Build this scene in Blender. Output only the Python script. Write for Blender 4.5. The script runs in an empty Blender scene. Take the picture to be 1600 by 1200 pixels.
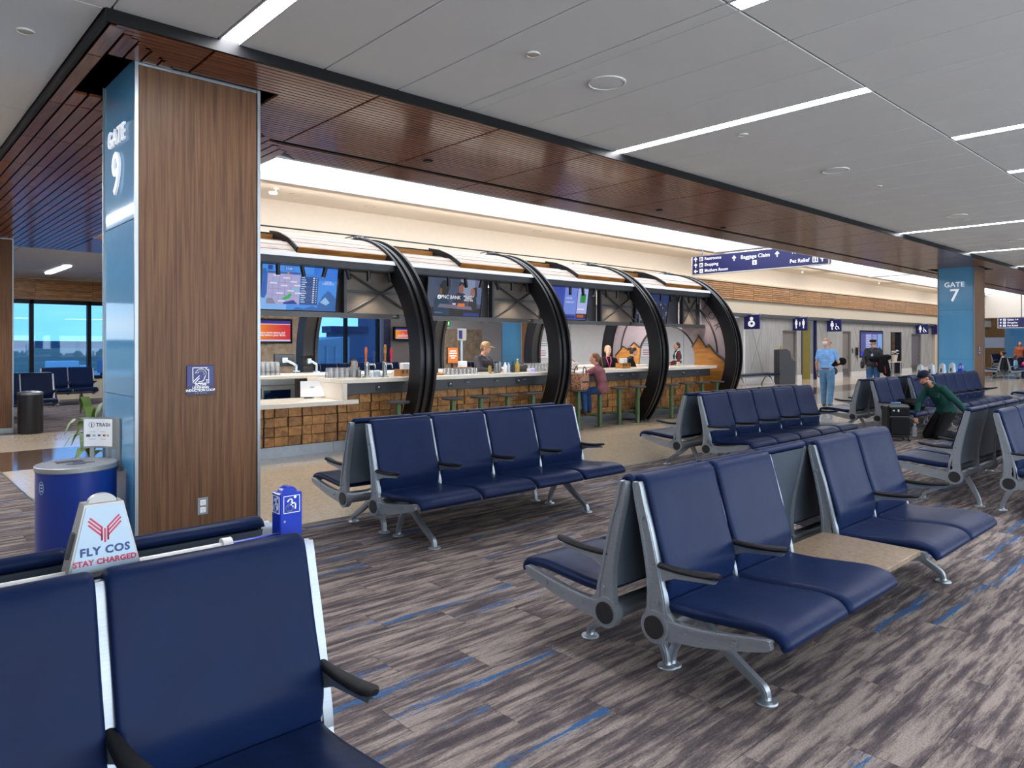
import bpy, bmesh, math, random
from mathutils import Vector, Matrix, Euler
random.seed(7)
R = math.radians
PI = math.pi
sc = bpy.context.scene
col = sc.collection

# ------------------------------------------------------------------ camera, sky, light, exposure
YAW = R(47.43)
cd = bpy.data.cameras.new('camera')
cam = bpy.data.objects.new('camera', cd)
col.objects.link(cam)
cam.location = (0, 0, 1.6)
cam.rotation_euler = (R(90), 0, YAW - R(90))
cd.sensor_width = 36.0
cd.lens = 1118.4 / 1600 * 36.0
cd.shift_y = -61.8 / 1600
cd.clip_start = 0.05
cd.clip_end = 2000
sc.camera = cam
sc.view_settings.view_transform = 'Standard'
sc.view_settings.look = 'None'
sc.view_settings.gamma = 1.0
sc.view_settings.use_curve_mapping = False
sc.view_settings.exposure = 0.55
try:
    sc.cycles.use_denoising = True
    sc.cycles.max_bounces = 8
    sc.cycles.diffuse_bounces = 4
    sc.cycles.glossy_bounces = 4
    sc.cycles.transmission_bounces = 6
    sc.cycles.transparent_max_bounces = 12
    sc.cycles.sample_clamp_indirect = 6.0
    sc.cycles.caustics_reflective = False
    sc.cycles.caustics_refractive = False
except Exception:
    pass

SKY_STRENGTH = 1.5
STRIP_POWER = 44.0
SKYLIGHT_POWER = 2.2
COVE_POWER = 1.5
CANOPY_SPOT = 45.0

w = bpy.data.worlds.new('sky')
sc.world = w
w.use_nodes = True
nt = w.node_tree
nt.nodes.clear()
def wn(t): return nt.nodes.new(t)
out = wn('ShaderNodeOutputWorld'); bg = wn('ShaderNodeBackground')
tc = wn('ShaderNodeTexCoord'); sep = wn('ShaderNodeSeparateXYZ')
nt.links.new(tc.outputs['Generated'], sep.inputs[0])
ramp = wn('ShaderNodeValToRGB')
e = ramp.color_ramp.elements
e[0].position = 0.0; e[0].color = (0.62, 0.78, 0.92, 1)
e[1].position = 0.6; e[1].color = (0.16, 0.36, 0.75, 1)
nt.links.new(sep.outputs['Z'], ramp.inputs[0])
mp = wn('ShaderNodeMapping'); mp.inputs['Scale'].default_value = (1.6, 1.6, 9.0)
ns = wn('ShaderNodeTexNoise'); ns.inputs['Scale'].default_value = 2.2; ns.inputs['Detail'].default_value = 5
nt.links.new(tc.outputs['Generated'], mp.inputs[0]); nt.links.new(mp.outputs[0], ns.inputs['Vector'])
cr = wn('ShaderNodeValToRGB'); cr.color_ramp.elements[0].position = 0.45; cr.color_ramp.elements[1].position = 0.72
nt.links.new(ns.outputs['Fac'], cr.inputs[0])
mx = wn('ShaderNodeMixRGB'); mx.inputs[2].default_value = (0.95, 0.97, 1.0, 1)
nt.links.new(cr.outputs[0], mx.inputs[0]); nt.links.new(ramp.outputs[0], mx.inputs[1])
nt.links.new(mx.outputs[0], bg.inputs['Color'])
bg.inputs['Strength'].default_value = SKY_STRENGTH
nt.links.new(bg.outputs[0], out.inputs[0])

def area_light(name, loc, rot, sx, sy, power, color):
    l = bpy.data.lights.new(name, 'AREA'); l.shape = 'RECTANGLE'; l.size = sx; l.size_y = sy
    l.energy = power; l.color = color
    o = bpy.data.objects.new(name, l); col.objects.link(o); o.location = loc; o.rotation_euler = rot
    return o
# daylight coming in through the hold room's own window wall, behind the photographer
area_light('window_daylight', (7.0, -6.2, 1.9), (R(90), 0, 0), 30, 2.8, 1050, (0.82, 0.91, 1.0))

# ------------------------------------------------------------------ helpers
def lin(h):
    h = h.lstrip('#'); v = [int(h[i:i+2], 16) / 255 for i in (0, 2, 4)]
    return tuple(c / 12.92 if c <= .04045 else ((c + .055) / 1.055) ** 2.4 for c in v) + (1.0,)

class MB:
    """collects closed solids and links them as one mesh object"""
    def __init__(s): s.v = []; s.f = []; s.m = []; s.mi = 0
    def add(s, vs, fs, M=None):
        b = len(s.v)
        if M is not None: vs = [M @ Vector(p) for p in vs]
        s.v += [tuple(p) for p in vs]
        s.f += [tuple(b + i for i in f) for f in fs]
        s.m += [s.mi] * len(fs)
        return s
    def box(s, a, b, M=None):
        x0, y0, z0 = [min(p, q) for p, q in zip(a, b)]; x1, y1, z1 = [max(p, q) for p, q in zip(a, b)]
        return s.add([(x0,y0,z0),(x1,y0,z0),(x1,y1,z0),(x0,y1,z0),(x0,y0,z1),(x1,y0,z1),(x1,y1,z1),(x0,y1,z1)],
              [(0,3,2,1),(4,5,6,7),(0,1,5,4),(1,2,6,5),(2,3,7,6),(3,0,4,7)], M)
    def cbox(s, a, b, c, M=None):
        """box with chamfered edges (c)"""
        x0, y0, z0 = [min(p, q) for p, q in zip(a, b)]; x1, y1, z1 = [max(p, q) for p, q in zip(a, b)]
        c = min(c, (x1-x0)*.45, (y1-y0)*.45, (z1-z0)*.45)
        def ring(z, k):
            return [(x0+c+k*0,y0+k,z),(x1-c,y0+k,z),(x1-k,y0+c,z),(x1-k,y1-c,z),(x1-c,y1-k,z),(x0+c,y1-k,z),(x0+k,y1-c,z),(x0+k,y0+c,z)]
        def ringi(z):
            return [(x0+c,y0+c,z),(x1-c,y0+c,z),(x1-c,y0+c,z),(x1-c,y1-c,z),(x1-c,y1-c,z),(x0+c,y1-c,z),(x0+c,y1-c,z),(x0+c,y0+c,z)]
        r0 = [(x0+c,y0+c,z0),(x1-c,y0+c,z0),(x1-c,y1-c,z0),(x0+c,y1-c,z0)]
        r1 = ring(z0+c, 0); r2 = ring(z1-c, 0)
        r3 = [(x0+c,y0+c,z1),(x1-c,y0+c,z1),(x1-c,y1-c,z1),(x0+c,y1-c,z1)]
        vs = r0 + r1 + r2 + r3
        fs = [(3,2,1,0), (20,21,22,23)]
        for i in range(8): fs.append((4+i, 4+(i+1)%8, 12+(i+1)%8, 12+i))
        for k in range(4):
            fs.append((k, (k+1)%4, 4+2*k+1, 4+2*k)); fs.append(((k+1)%4, 4+(2*k+2)%8, 4+2*k+1))
            fs.append((20+(k+1)%4, 20+k, 12+2*k, 12+2*k+1)); fs.append((20+(k+1)%4, 12+2*k+1, 12+(2*k+2)%8))
        return s.add(vs, fs, M)
    def loft(s, rings, caps=True, closed=False, M=None):
        n = len(rings[0]); vs = [p for r in rings for p in r]; fs = []
        m = len(rings)
        for i in range(m if closed else m - 1):
            j = (i + 1) % m
            for k in range(n):
                l = (k + 1) % n
                fs.append((i*n+k, i*n+l, j*n+l, j*n+k))
        if caps and not closed:
            fs.append(tuple(range(n-1, -1, -1))); fs.append(tuple((m-1)*n + k for k in range(n)))
        return s.add(vs, fs, M)
    def tube(s, path, r, n=10, caps=True, M=None):
        path = [Vector(p) for p in path]; rr = r if isinstance(r, (list, tuple)) else [r]*len(path)
        rings = []; up = None
        for i, p in enumerate(path):
            d = (path[min(i+1, len(path)-1)] - path[max(i-1, 0)]).normalized()
            if up is None:
                a = Vector((0,0,1)) if abs(d.z) < .9 else Vector((1,0,0))
                up = (a - d*a.dot(d)).normalized()
            else:
                up = up - d*up.dot(d)
                up = up.normalized() if up.length > 1e-6 else Vector((1,0,0))
            sd = d.cross(up)
            rings.append([tuple(p + (up*math.cos(2*PI*k/n) + sd*math.sin(2*PI*k/n))*rr[i]) for k in range(n)])
        return s.loft(rings, caps, M=M)
    def cyl(s, a, b, r0, r1=None, n=16, M=None):
        return s.tube([a, b], [r0, r0 if r1 is None else r1], n, M=M)
    def lathe(s, prof, c=(0,0,0), n=20, M=None):
        rings = [[(c[0]+r*math.cos(2*PI*k/n), c[1]+r*math.sin(2*PI*k/n), c[2]+z) for k in range(n)] for r, z in prof]
        return s.loft(rings, True, M=M)
    def prism(s, poly, a0, a1, axis='x', M=None):
        """poly extruded along axis; poly in the other two axes (y,z)/(x,z)/(x,y)"""
        def pt(p, t): return {'x': (t, p[0], p[1]), 'y': (p[0], t, p[1]), 'z': (p[0], p[1], t)}[axis]
        return s.loft([[pt(p, a0) for p in poly], [pt(p, a1) for p in poly]], M=M)
    def ell(s, c, r, rot=None, nu=14, nv=9, M=None):
        Q = Matrix.Identity(3) if rot is None else rot
        vs = []; fs = []
        c = Vector(c)
        for j in range(1, nv):
            t = PI*j/nv
            for i in range(nu):
                a = 2*PI*i/nu
                vs.append(c + Q @ Vector((r[0]*math.sin(t)*math.cos(a), r[1]*math.sin(t)*math.sin(a), r[2]*math.cos(t))))
        top = len(vs); vs.append(c + Q @ Vector((0,0,r[2]))); vs.append(c + Q @ Vector((0,0,-r[2])))
        for j in range(nv-2):
            for i in range(nu):
                k = (i+1) % nu
                fs.append((j*nu+i, (j+1)*nu+i, (j+1)*nu+k, j*nu+k))
        for i in range(nu):
            k = (i+1) % nu
            fs.append((top, i, k)); fs.append((top+1, (nv-2)*nu+k, (nv-2)*nu+i))
        return s.add([tuple(v) for v in vs], fs, M)
    def cap(s, a, b, ra, rb=None, n=10):
        """tapered capsule"""
        rb = ra if rb is None else rb
        a = Vector(a); b = Vector(b); d = b - a; L = d.length
        if L < 1e-6: return s.ell(a, (ra,)*3)
        q = d.to_track_quat('Z', 'Y').to_matrix()
        rings = []
        for t in (80, 50, 20): rings.append((-ra*math.sin(R(t)), ra*math.cos(R(t))))
        rings.append((0, ra)); rings.append((L, rb))
        for t in (20, 50, 80): rings.append((L + rb*math.sin(R(t)), rb*math.cos(R(t))))
        return s.loft([[tuple(a + q @ Vector((r*math.cos(2*PI*k/n), r*math.sin(2*PI*k/n), z))) for k in range(n)] for z, r in rings])
    def mesh(s, name, mats, smooth=False, angle=None):
        me = bpy.data.meshes.new(name); me.from_pydata(s.v, [], s.f)
        for m_ in (mats if isinstance(mats, (list, tuple)) else [mats]): me.materials.append(m_)
        if any(s.m): me.polygons.foreach_set('material_index', s.m)
        bm = bmesh.new(); bm.from_mesh(me); bmesh.ops.recalc_face_normals(bm, faces=bm.faces)
        if smooth:
            for f in bm.faces: f.smooth = True
            if angle:
                for ed in bm.edges:
                    if len(ed.link_faces) == 2 and ed.calc_face_angle(0) > R(angle): ed.smooth = False
        bm.to_mesh(me); bm.free()
        me.update()
        return me
    def build(s, name, mats, parent=None, smooth=False, angle=35, loc=None, rot=None, **tags):
        return link(name, s.mesh(name, mats, smooth, angle), parent, loc, rot, **tags)

def tag(o, label=None, category=None, group=None, kind=None):
    if label: o['label'] = label
    if category: o['category'] = category
    if group: o['group'] = group
    if kind: o['kind'] = kind
    return o
def link(name, me, parent=None, loc=None, rot=None, **tags):
    o = bpy.data.objects.new(name, me); col.objects.link(o)
    if parent is not None: o.parent = parent
    if loc is not None: o.location = loc
    if rot is not None: o.rotation_euler = rot
    return tag(o, **tags)
def thing(name, label=None, category=None, loc=(0,0,0), rz=0.0, group=None, kind=None):
    o = bpy.data.objects.new(name, None); col.objects.link(o); o.empty_display_size = .1
    o.location = loc; o.rotation_euler = (0, 0, rz)
    return tag(o, label, category, group, kind)
def copy_tree(o, parent=None, loc=None, rz=None, label=None, group=None):
    c = o.copy(); col.objects.link(c)
    if parent is not None: c.parent = parent
    if loc is not None: c.location = loc
    if rz is not None: c.rotation_euler = (0, 0, rz)
    if label: c['label'] = label
    if group: c['group'] = group
    for ch in list(o.children): copy_tree(ch, c)
    return c
TEXTS = []
def text(body, size, mat, parent, loc, rot, name='lettering', ext=.002, align='CENTER', bold=0.0, sx=1.0, spacing=1.0):
    cu = bpy.data.curves.new(name, 'FONT'); cu.body = body; cu.size = size; cu.extrude = ext
    cu.align_x = align; cu.align_y = 'CENTER'; cu.offset = bold; cu.resolution_u = 3; cu.space_character = spacing; cu.space_line = .85
    cu.materials.append(mat)
    o = bpy.data.objects.new(name + '_curve', cu); col.objects.link(o)
    TEXTS.append((o, name, parent, loc, rot, sx))
def flush_texts():
    dg = bpy.context.evaluated_depsgraph_get()
    made = []
    for o, name, parent, loc, rot, sx in TEXTS:
        me = bpy.data.meshes.new_from_object(o.evaluated_get(dg))
        made.append((o, me))
    for (o, name, parent, loc, rot, sx), (_, me) in zip(TEXTS, made):
        n = link(name, me, parent, loc, rot); n.scale = (sx, 1, 1)
        cu = o.data; bpy.data.objects.remove(o); bpy.data.curves.remove(cu)
# text orientations: upright on a wall facing -Y, facing -X
FACE_MY = (R(90), 0, 0)
FACE_MX = (R(90), 0, R(-90))
FACE_PX = (R(90), 0, R(90))

# ------------------------------------------------------------------ materials
def new_mat(name):
    m = bpy.data.materials.new(name); m.use_nodes = True
    n = m.node_tree.nodes; b = n['Principled BSDF']
    return m, n, m.node_tree.links, b
def mat(name, color, rough=.5, metal=0.0, spec=.5, vary=0.0, vscale=8.0, bump=0.0, bscale=200.0, coat=0.0, stretch=None, emit=None, estr=1.0):
    m, n, l, b = new_mat(name)
    c = lin(color) if isinstance(color, str) else color
    b.inputs['Base Color'].default_value = c; b.inputs['Roughness'].default_value = rough
    b.inputs['Metallic'].default_value = metal; b.inputs['Specular IOR Level'].default_value = spec
    b.inputs['Coat Weight'].default_value = coat; b.inputs['Coat Roughness'].default_value = .08
    if emit:
        b.inputs['Emission Color'].default_value = lin(emit) if isinstance(emit, str) else emit
        b.inputs['Emission Strength'].default_value = estr
    if vary or bump:
        t = n.new('ShaderNodeTexCoord'); mpn = n.new('ShaderNodeMapping')
        if stretch: mpn.inputs['Scale'].default_value = stretch
        l.new(t.outputs['Object'], mpn.inputs[0])
    if vary:
        q = n.new('ShaderNodeTexNoise'); q.inputs['Scale'].default_value = vscale; q.inputs['Detail'].default_value = 5
        l.new(mpn.outputs[0], q.inputs['Vector'])
        mr = n.new('ShaderNodeMapRange'); mr.inputs[1].default_value = .3; mr.inputs[2].default_value = .7
        mr.inputs[3].default_value = 1 - vary; mr.inputs[4].default_value = 1 + vary
        l.new(q.outputs['Fac'], mr.inputs[0])
        hv = n.new('ShaderNodeHueSaturation'); hv.inputs['Color'].default_value = c
        l.new(mr.outputs[0], hv.inputs['Value']); l.new(hv.outputs[0], b.inputs['Base Color'])
    if bump:
        q2 = n.new('ShaderNodeTexNoise'); q2.inputs['Scale'].default_value = bscale; q2.inputs['Detail'].default_value = 3
        l.new(mpn.outputs[0], q2.inputs['Vector'])
        bp = n.new('ShaderNodeBump'); bp.inputs['Strength'].default_value = bump; bp.inputs['Distance'].default_value = .01
        l.new(q2.outputs['Fac'], bp.inputs['Height']); l.new(bp.outputs[0], b.inputs['Normal'])
    return m
def glow(name, color, strength):
    m, n, l, b = new_mat(name)
    b.inputs['Base Color'].default_value = (0,0,0,1)
    b.inputs['Emission Color'].default_value = lin(color) if isinstance(color, str) else color
    b.inputs['Emission Strength'].default_value = strength
    return m
def wood(name, dark, light, scale=(1,1,1), rough=.4, freq=18.0, rand=.12, coat=0.0, spec=.4):
    """grain runs along the axis with the smallest scale; each object gets its own shift and tone"""
    m, n, l, b = new_mat(name)
    t = n.new('ShaderNodeTexCoord'); oi = n.new('ShaderNodeObjectInfo')
    mpn = n.new('ShaderNodeMapping'); mpn.inputs['Scale'].default_value = scale
    ad = n.new('ShaderNodeVectorMath'); ad.operation = 'ADD'
    ml = n.new('ShaderNodeVectorMath'); ml.operation = 'SCALE'; ml.inputs['Scale'].default_value = 37.0
    cb = n.new('ShaderNodeCombineXYZ')
    for i in range(3): l.new(oi.outputs['Random'], cb.inputs[i])
    l.new(cb.outputs[0], ml.inputs[0]); l.new(t.outputs['Object'], ad.inputs[0]); l.new(ml.outputs[0], ad.inputs[1])
    l.new(ad.outputs[0], mpn.inputs[0])
    q = n.new('ShaderNodeTexNoise'); q.inputs['Scale'].default_value = freq; q.inputs['Detail'].default_value = 6; q.inputs['Distortion'].default_value = .6
    l.new(mpn.outputs[0], q.inputs['Vector'])
    rp = n.new('ShaderNodeValToRGB'); rp.color_ramp.elements[0].position = .32; rp.color_ramp.elements[1].position = .68
    rp.color_ramp.elements[0].color = lin(dark); rp.color_ramp.elements[1].color = lin(light)
    l.new(q.outputs['Fac'], rp.inputs[0])
    mr = n.new('ShaderNodeMapRange'); mr.inputs[3].default_value = 1 - rand; mr.inputs[4].default_value = 1 + rand
    l.new(oi.outputs['Random'], mr.inputs[0])
    hv = n.new('ShaderNodeHueSaturation'); l.new(rp.outputs[0], hv.inputs['Color']); l.new(mr.outputs[0], hv.inputs['Value'])
    l.new(hv.outputs[0], b.inputs['Base Color'])
    b.inputs['Roughness'].default_value = rough; b.inputs['Coat Weight'].default_value = coat; b.inputs['Coat Roughness'].default_value = .1
    b.inputs['Specular IOR Level'].default_value = spec
    bp = n.new('ShaderNodeBump'); bp.inputs['Strength'].default_value = .08; l.new(q.outputs['Fac'], bp.inputs['Height']); l.new(bp.outputs[0], b.inputs['Normal'])
    return m
def pane_mat(name, tint, gloss=.08):
    m, n, l, b = new_mat(name)
    n.remove(b); o = n['Material Output']
    tr = n.new('ShaderNodeBsdfTransparent'); tr.inputs[0].default_value = tint
    gl = n.new('ShaderNodeBsdfGlossy'); gl.inputs['Roughness'].default_value = .02
    fr = n.new('ShaderNodeFresnel'); fr.inputs[0].default_value = 1.45
    mx_ = n.new('ShaderNodeMixShader'); l.new(fr.outputs[0], mx_.inputs[0]); l.new(tr.outputs[0], mx_.inputs[1]); l.new(gl.outputs[0], mx_.inputs[2])
    if gloss > .1:
        df = n.new('ShaderNodeBsdfDiffuse'); df.inputs[0].default_value = (.9, .92, .95, 1)
        m2_ = n.new('ShaderNodeMixShader'); m2_.inputs[0].default_value = gloss; l.new(mx_.outputs[0], m2_.inputs[1]); l.new(df.outputs[0], m2_.inputs[2]); l.new(m2_.outputs[0], o.inputs[0])
    else: l.new(mx_.outputs[0], o.inputs[0])
    return m

def carpet_material():
    m, n, l, b = new_mat('carpet')
    g = n.new('ShaderNodeNewGeometry')
    # plank id from the plank grid (1.0 x 0.25 m, half-staggered by row)
    sp = n.new('ShaderNodeSeparateXYZ'); l.new(g.outputs['Position'], sp.inputs[0])
    def math_(op, a, c=None, v=None):
        k = n.new('ShaderNodeMath'); k.operation = op
        if hasattr(a, 'name'): l.new(a, k.inputs[0])
        else: k.inputs[0].default_value = a
        if c is not None:
            if hasattr(c, 'name'): l.new(c, k.inputs[1])
            else: k.inputs[1].default_value = c
        return k.outputs[0]
    row_ = math_('FLOOR', math_('DIVIDE', math_('ADD', sp.outputs['Y'], 20.05), .25))
    off = math_('MULTIPLY', math_('MODULO', math_('MULTIPLY', row_, 0.37), 1.0), 1.0)
    cx_ = math_('FLOOR', math_('ADD', math_('ADD', sp.outputs['X'], 40.0), off))
    cb = n.new('ShaderNodeCombineXYZ'); l.new(cx_, cb.inputs[0]); l.new(row_, cb.inputs[1])
    wnz = n.new('ShaderNodeTexWhiteNoise'); wnz.noise_dimensions = '2D'; l.new(cb.outputs[0], wnz.inputs['Vector'])
    # streaks along X, shifted per plank
    mpn = n.new('ShaderNodeMapping'); mpn.inputs['Scale'].default_value = (1.0, 9.0, 1.0)
    sc2 = n.new('ShaderNodeVectorMath'); sc2.operation = 'SCALE'; sc2.inputs['Scale'].default_value = 23.0; l.new(wnz.outputs['Color'], sc2.inputs[0])
    ad = n.new('ShaderNodeVectorMath'); ad.operation = 'ADD'; l.new(g.outputs['Position'], mpn.inputs[0]); l.new(mpn.outputs[0], ad.inputs[0]); l.new(sc2.outputs[0], ad.inputs[1])
    q = n.new('ShaderNodeTexNoise'); q.inputs['Scale'].default_value = 1.9; q.inputs['Detail'].default_value = 9; q.inputs['Roughness'].default_value = .68
    l.new(ad.outputs[0], q.inputs['Vector'])
    rp = n.new('ShaderNodeValToRGB'); E = rp.color_ramp.elements
    E[0].position = .36; E[0].color = lin('#413b3f'); E[1].position = .60; E[1].color = lin('#8a7f79')
    k = E.new(.47); k.color = lin('#574f50'); k = E.new(.52); k.color = lin('#736865')
    l.new(q.outputs['Fac'], rp.inputs[0])
    # fibre grain
    f = n.new('ShaderNodeTexNoise'); f.inputs['Scale'].default_value = 140; f.inputs['Detail'].default_value = 2
    mp3 = n.new('ShaderNodeMapping'); mp3.inputs['Scale'].default_value = (.45, 1.3, 1); l.new(g.outputs['Position'], mp3.inputs[0]); l.new(mp3.outputs[0], f.inputs['Vector'])
    mrf = n.new('ShaderNodeMapRange'); mrf.inputs[1].default_value = .3; mrf.inputs[2].default_value = .7; mrf.inputs[3].default_value = .74; mrf.inputs[4].default_value = 1.2; l.new(f.outputs['Fac'], mrf.inputs[0])
    hv = n.new('ShaderNodeHueSaturation'); l.new(rp.outputs[0], hv.inputs['Color']); l.new(mrf.outputs[0], hv.inputs['Value'])
    # blue streaks: only on some planks, a thin band in the plank
    fy = math_('FRACT', math_('DIVIDE', math_('ADD', sp.outputs['Y'], 20.05), .25))
    sc3 = n.new('ShaderNodeSeparateColor'); l.new(wnz.outputs['Color'], sc3.inputs[0])
    pick = math_('GREATER_THAN', sc3.outputs[0], .72)
    cen = math_('ADD', math_('MULTIPLY', sc3.outputs[1], .6), .2)
    dist = math_('ABSOLUTE', math_('SUBTRACT', fy, cen))
    mpb = n.new('ShaderNodeMapping'); mpb.inputs['Scale'].default_value = (1.4, 14, 1); l.new(g.outputs['Position'], mpb.inputs[0])
    adb = n.new('ShaderNodeVectorMath'); adb.operation = 'ADD'; l.new(mpb.outputs[0], adb.inputs[0]); l.new(sc2.outputs[0], adb.inputs[1])
    qb = n.new('ShaderNodeTexNoise'); qb.inputs['Scale'].default_value = 1.8; qb.inputs['Detail'].default_value = 9; qb.inputs['Roughness'].default_value = .82; l.new(adb.outputs[0], qb.inputs['Vector'])
    thr = math_('MULTIPLY', math_('SUBTRACT', qb.outputs['Fac'], .47), 1.25)
    blue = math_('MULTIPLY', math_('LESS_THAN', dist, thr), pick)
    mxn = n.new('ShaderNodeMixRGB'); l.new(blue, mxn.inputs[0]); l.new(hv.outputs[0], mxn.inputs[1])
    hb = n.new('ShaderNodeHueSaturation'); hb.inputs['Color'].default_value = lin('#335780'); l.new(mrf.outputs[0], hb.inputs['Value']); l.new(hb.outputs[0], mxn.inputs[2])
    l.new(mxn.outputs[0], b.inputs['Base Color'])
    b.inputs['Roughness'].default_value = .95; b.inputs['Specular IOR Level'].default_value = .1
    bp = n.new('ShaderNodeBump'); bp.inputs['Strength'].default_value = .35; bp.inputs['Distance'].default_value = .004
    l.new(f.outputs['Fac'], bp.inputs['Height']); l.new(bp.outputs[0], b.inputs['Normal'])
    return m
def terrazzo(name, base, chip1, chip2, rough=.13):
    m, n, l, b = new_mat(name)
    g = n.new('ShaderNodeNewGeometry')
    v = n.new('ShaderNodeTexVoronoi'); v.inputs['Scale'].default_value = 60; l.new(g.outputs['Position'], v.inputs['Vector'])
    rp = n.new('ShaderNodeValToRGB'); rp.color_ramp.interpolation = 'CONSTANT'; E = rp.color_ramp.elements
    E[0].position = 0; E[0].color = lin(chip1); E[1].position = .18; E[1].color = lin(base); k = E.new(.86); k.color = lin(chip2)
    s3 = n.new('ShaderNodeSeparateColor'); l.new(v.outputs['Color'], s3.inputs[0]); l.new(s3.outputs[0], rp.inputs[0])
    q = n.new('ShaderNodeTexNoise'); q.inputs['Scale'].default_value = .7; q.inputs['Detail'].default_value = 3; l.new(g.outputs['Position'], q.inputs['Vector'])
    mr = n.new('ShaderNodeMapRange'); mr.inputs[3].default_value = .9; mr.inputs[4].default_value = 1.1; l.new(q.outputs['Fac'], mr.inputs[0])
    hv = n.new('ShaderNodeHueSaturation'); l.new(rp.outputs[0], hv.inputs['Color']); l.new(mr.outputs[0], hv.inputs['Value'])
    l.new(hv.outputs[0], b.inputs['Base Color']); b.inputs['Roughness'].default_value = rough; b.inputs['Specular IOR Level'].default_value = .5
    return m

M = {}
M['carpet'] = carpet_material()
M['terrazzo'] = terrazzo('terrazzo_pale', '#bfae98', '#c9baa6', '#b3a28c')
M['terrazzo_brown'] = terrazzo('terrazzo_brown', '#5a463a', '#62503f', '#523f34', .1)
M['terrazzo_grey'] = terrazzo('terrazzo_grey', '#8d8880', '#979189', '#837e76', .12)
M['leather'] = mat('navy_vinyl', '#101d3c', .36, spec=.07, vary=.10, vscale=6, bump=.22, bscale=11)
M['shell'] = mat('back_shell_vinyl', '#434c57', .38, spec=.4, vary=.08, vscale=5)
M['alu'] = mat('brushed_aluminium', '#989fa7', .42, metal=.78, vary=.06, vscale=30, stretch=(1, 1, 6))
M['alu_dark'] = mat('cast_aluminium', '#8b9096', .38, metal=1.0, vary=.05, vscale=12)
M['black_plastic'] = mat('black_plastic', '#17171a', .45, vary=.1)
M['arm_pad'] = mat('armrest_rubber', '#131217', .6, spec=.25, bump=.05, bscale=300)
M['tabletop'] = terrazzo('speckled_laminate', '#7c6b59', '#8a7866', '#6c5c4b', .3)
M['ceiling'] = mat('ceiling_panel_white', '#e0e1de', .8, vary=.015, vscale=3)
M['ceiling_gap'] = mat('ceiling_gap', '#3a3a3a', .9, vary=.02)
M['strip'] = glow('strip_diffuser', (0.93, 0.95, 1.0, 1), STRIP_POWER)
M['skylight'] = glow('skylight_diffuser', (0.90, 0.94, 1.0, 1), SKYLIGHT_POWER)
M['white_paint'] = mat('white_paint', '#dfdfe2', .6, vary=.02)
M['cream'] = mat('cream_paint', '#dcd3c8', .7, vary=.02)
M['beige'] = mat('beige_paint', '#c3b7a4', .7, vary=.02)
M['cool_white_wall'] = mat('pale_grey_wall', '#c9c6c6', .6, vary=.03)
M['black_metal'] = mat('black_steel', '#16161a', .38, metal=.3, vary=.1)
M['black_edge'] = mat('black_reveal', '#0b0b0d', .5, spec=.2, vary=.1)
M['dark_grey'] = mat('charcoal_panel', '#33353b', .45, vary=.08)
M['mid_grey_metal'] = mat('grey_metal_mesh_panel', '#6d645c', .55, metal=.2, vary=.08, vscale=40)
M['slat'] = wood('walnut_slat_x', '#5e321d', '#8a5133', (1.2, 14, 14), .28, 3.0, .14, coat=.35)
M['slat_y'] = wood('walnut_slat_y', '#5e321d', '#8a5133', (14, 1.2, 14), .28, 3.0, .14, coat=.35)
M['column_wood'] = wood('column_walnut', '#4d3628', '#6b4e38', (20, 20, .6), .42, 2.6, .03, spec=.15)
M['blue_glass'] = mat('back_painted_blue_glass', '#5590b8', .05, spec=.6, vary=.02)
M['steel'] = mat('stainless_trim', '#8f9599', .4, metal=1.0, vary=.05, vscale=10, stretch=(1, 1, .2))
M['oak_block'] = wood('oak_end_block', '#75502c', '#ad7f4a', (6, 6, 6), .5, 2.2, .3)
M['oak_panel'] = wood('oak_panel', '#8a5a26', '#b07a3a', (1.0, 1.0, 8), .45, 3.0, .08)
M['plank'] = wood('whitewashed_plank', '#a8968a', '#c9b9ad', (1.0, 8, 8), .5, 4.0, .06)
M['plank_edge'] = wood('plank_brown_edge', '#8a5524', '#b57a3a', (1.0, 8, 8), .5, 4.0, .06)
M['quartz'] = mat('white_quartz', '#d8d2c8', .14, vary=.03, vscale=20)
M['slat_wall'] = wood('light_slat', '#7c5330', '#b98a56', (1.0, 10, 10), .5, 4.0, .22)
M['grey_panel'] = wood('grey_wood_panel', '#8d8a88', '#aaa7a4', (8, 8, .4), .5, 3.0, .04)
M['door_grey'] = mat('door_grey', '#77706c', .5, vary=.03)
M['door_purple'] = mat('door_slate', '#625e66', .5, vary=.03)
M['gold_wall'] = mat('ochre_wall', '#a58f45', .6, vary=.05)
M['brown_stone'] = mat('brown_stone', '#6a4a33', .4, vary=.3, vscale=6)
M['stone'] = mat('stacked_stone', '#b5a088', .8, vary=.25, vscale=5, bump=.5, bscale=30)
M['navy_sign'] = mat('navy_sign', '#1b2060', .4, vary=.03)
M['navy_dark'] = mat('navy_sign_dark', '#0d1140', .4, vary=.03)
M['white'] = mat('white_print', '#e8eaee', .5, vary=.01)
M['lit_white'] = mat('sign_white', '#f0f2f6', .5, vary=.01, emit='#f0f2f6', estr=.25)
M['red_print'] = mat('red_print', '#b3203f', .5, vary=.01)
M['navy_print'] = mat('navy_print', '#14356f', .5, vary=.01)
M['grey_print'] = mat('grey_print', '#4a4a50', .5, vary=.01)
M['charger'] = mat('charger_pale_plastic', '#a2b7c9', .4, vary=.02)
M['charger_silver'] = mat('charger_silver', '#a7a7a6', .45, metal=.4, vary=.04)
M['ada_blue'] = mat('ada_blue_enamel', '#10309e', .25, vary=.03)
M['can_blue'] = mat('bin_blue_enamel', '#0a2a78', .28, metal=.0, vary=.04, coat=.3)
M['can_lid'] = mat('bin_grey_lid', '#8d9092', .4, metal=.5, vary=.04)
M['green_steel'] = mat('green_painted_steel', '#4d6645', .45, vary=.08)
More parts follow.
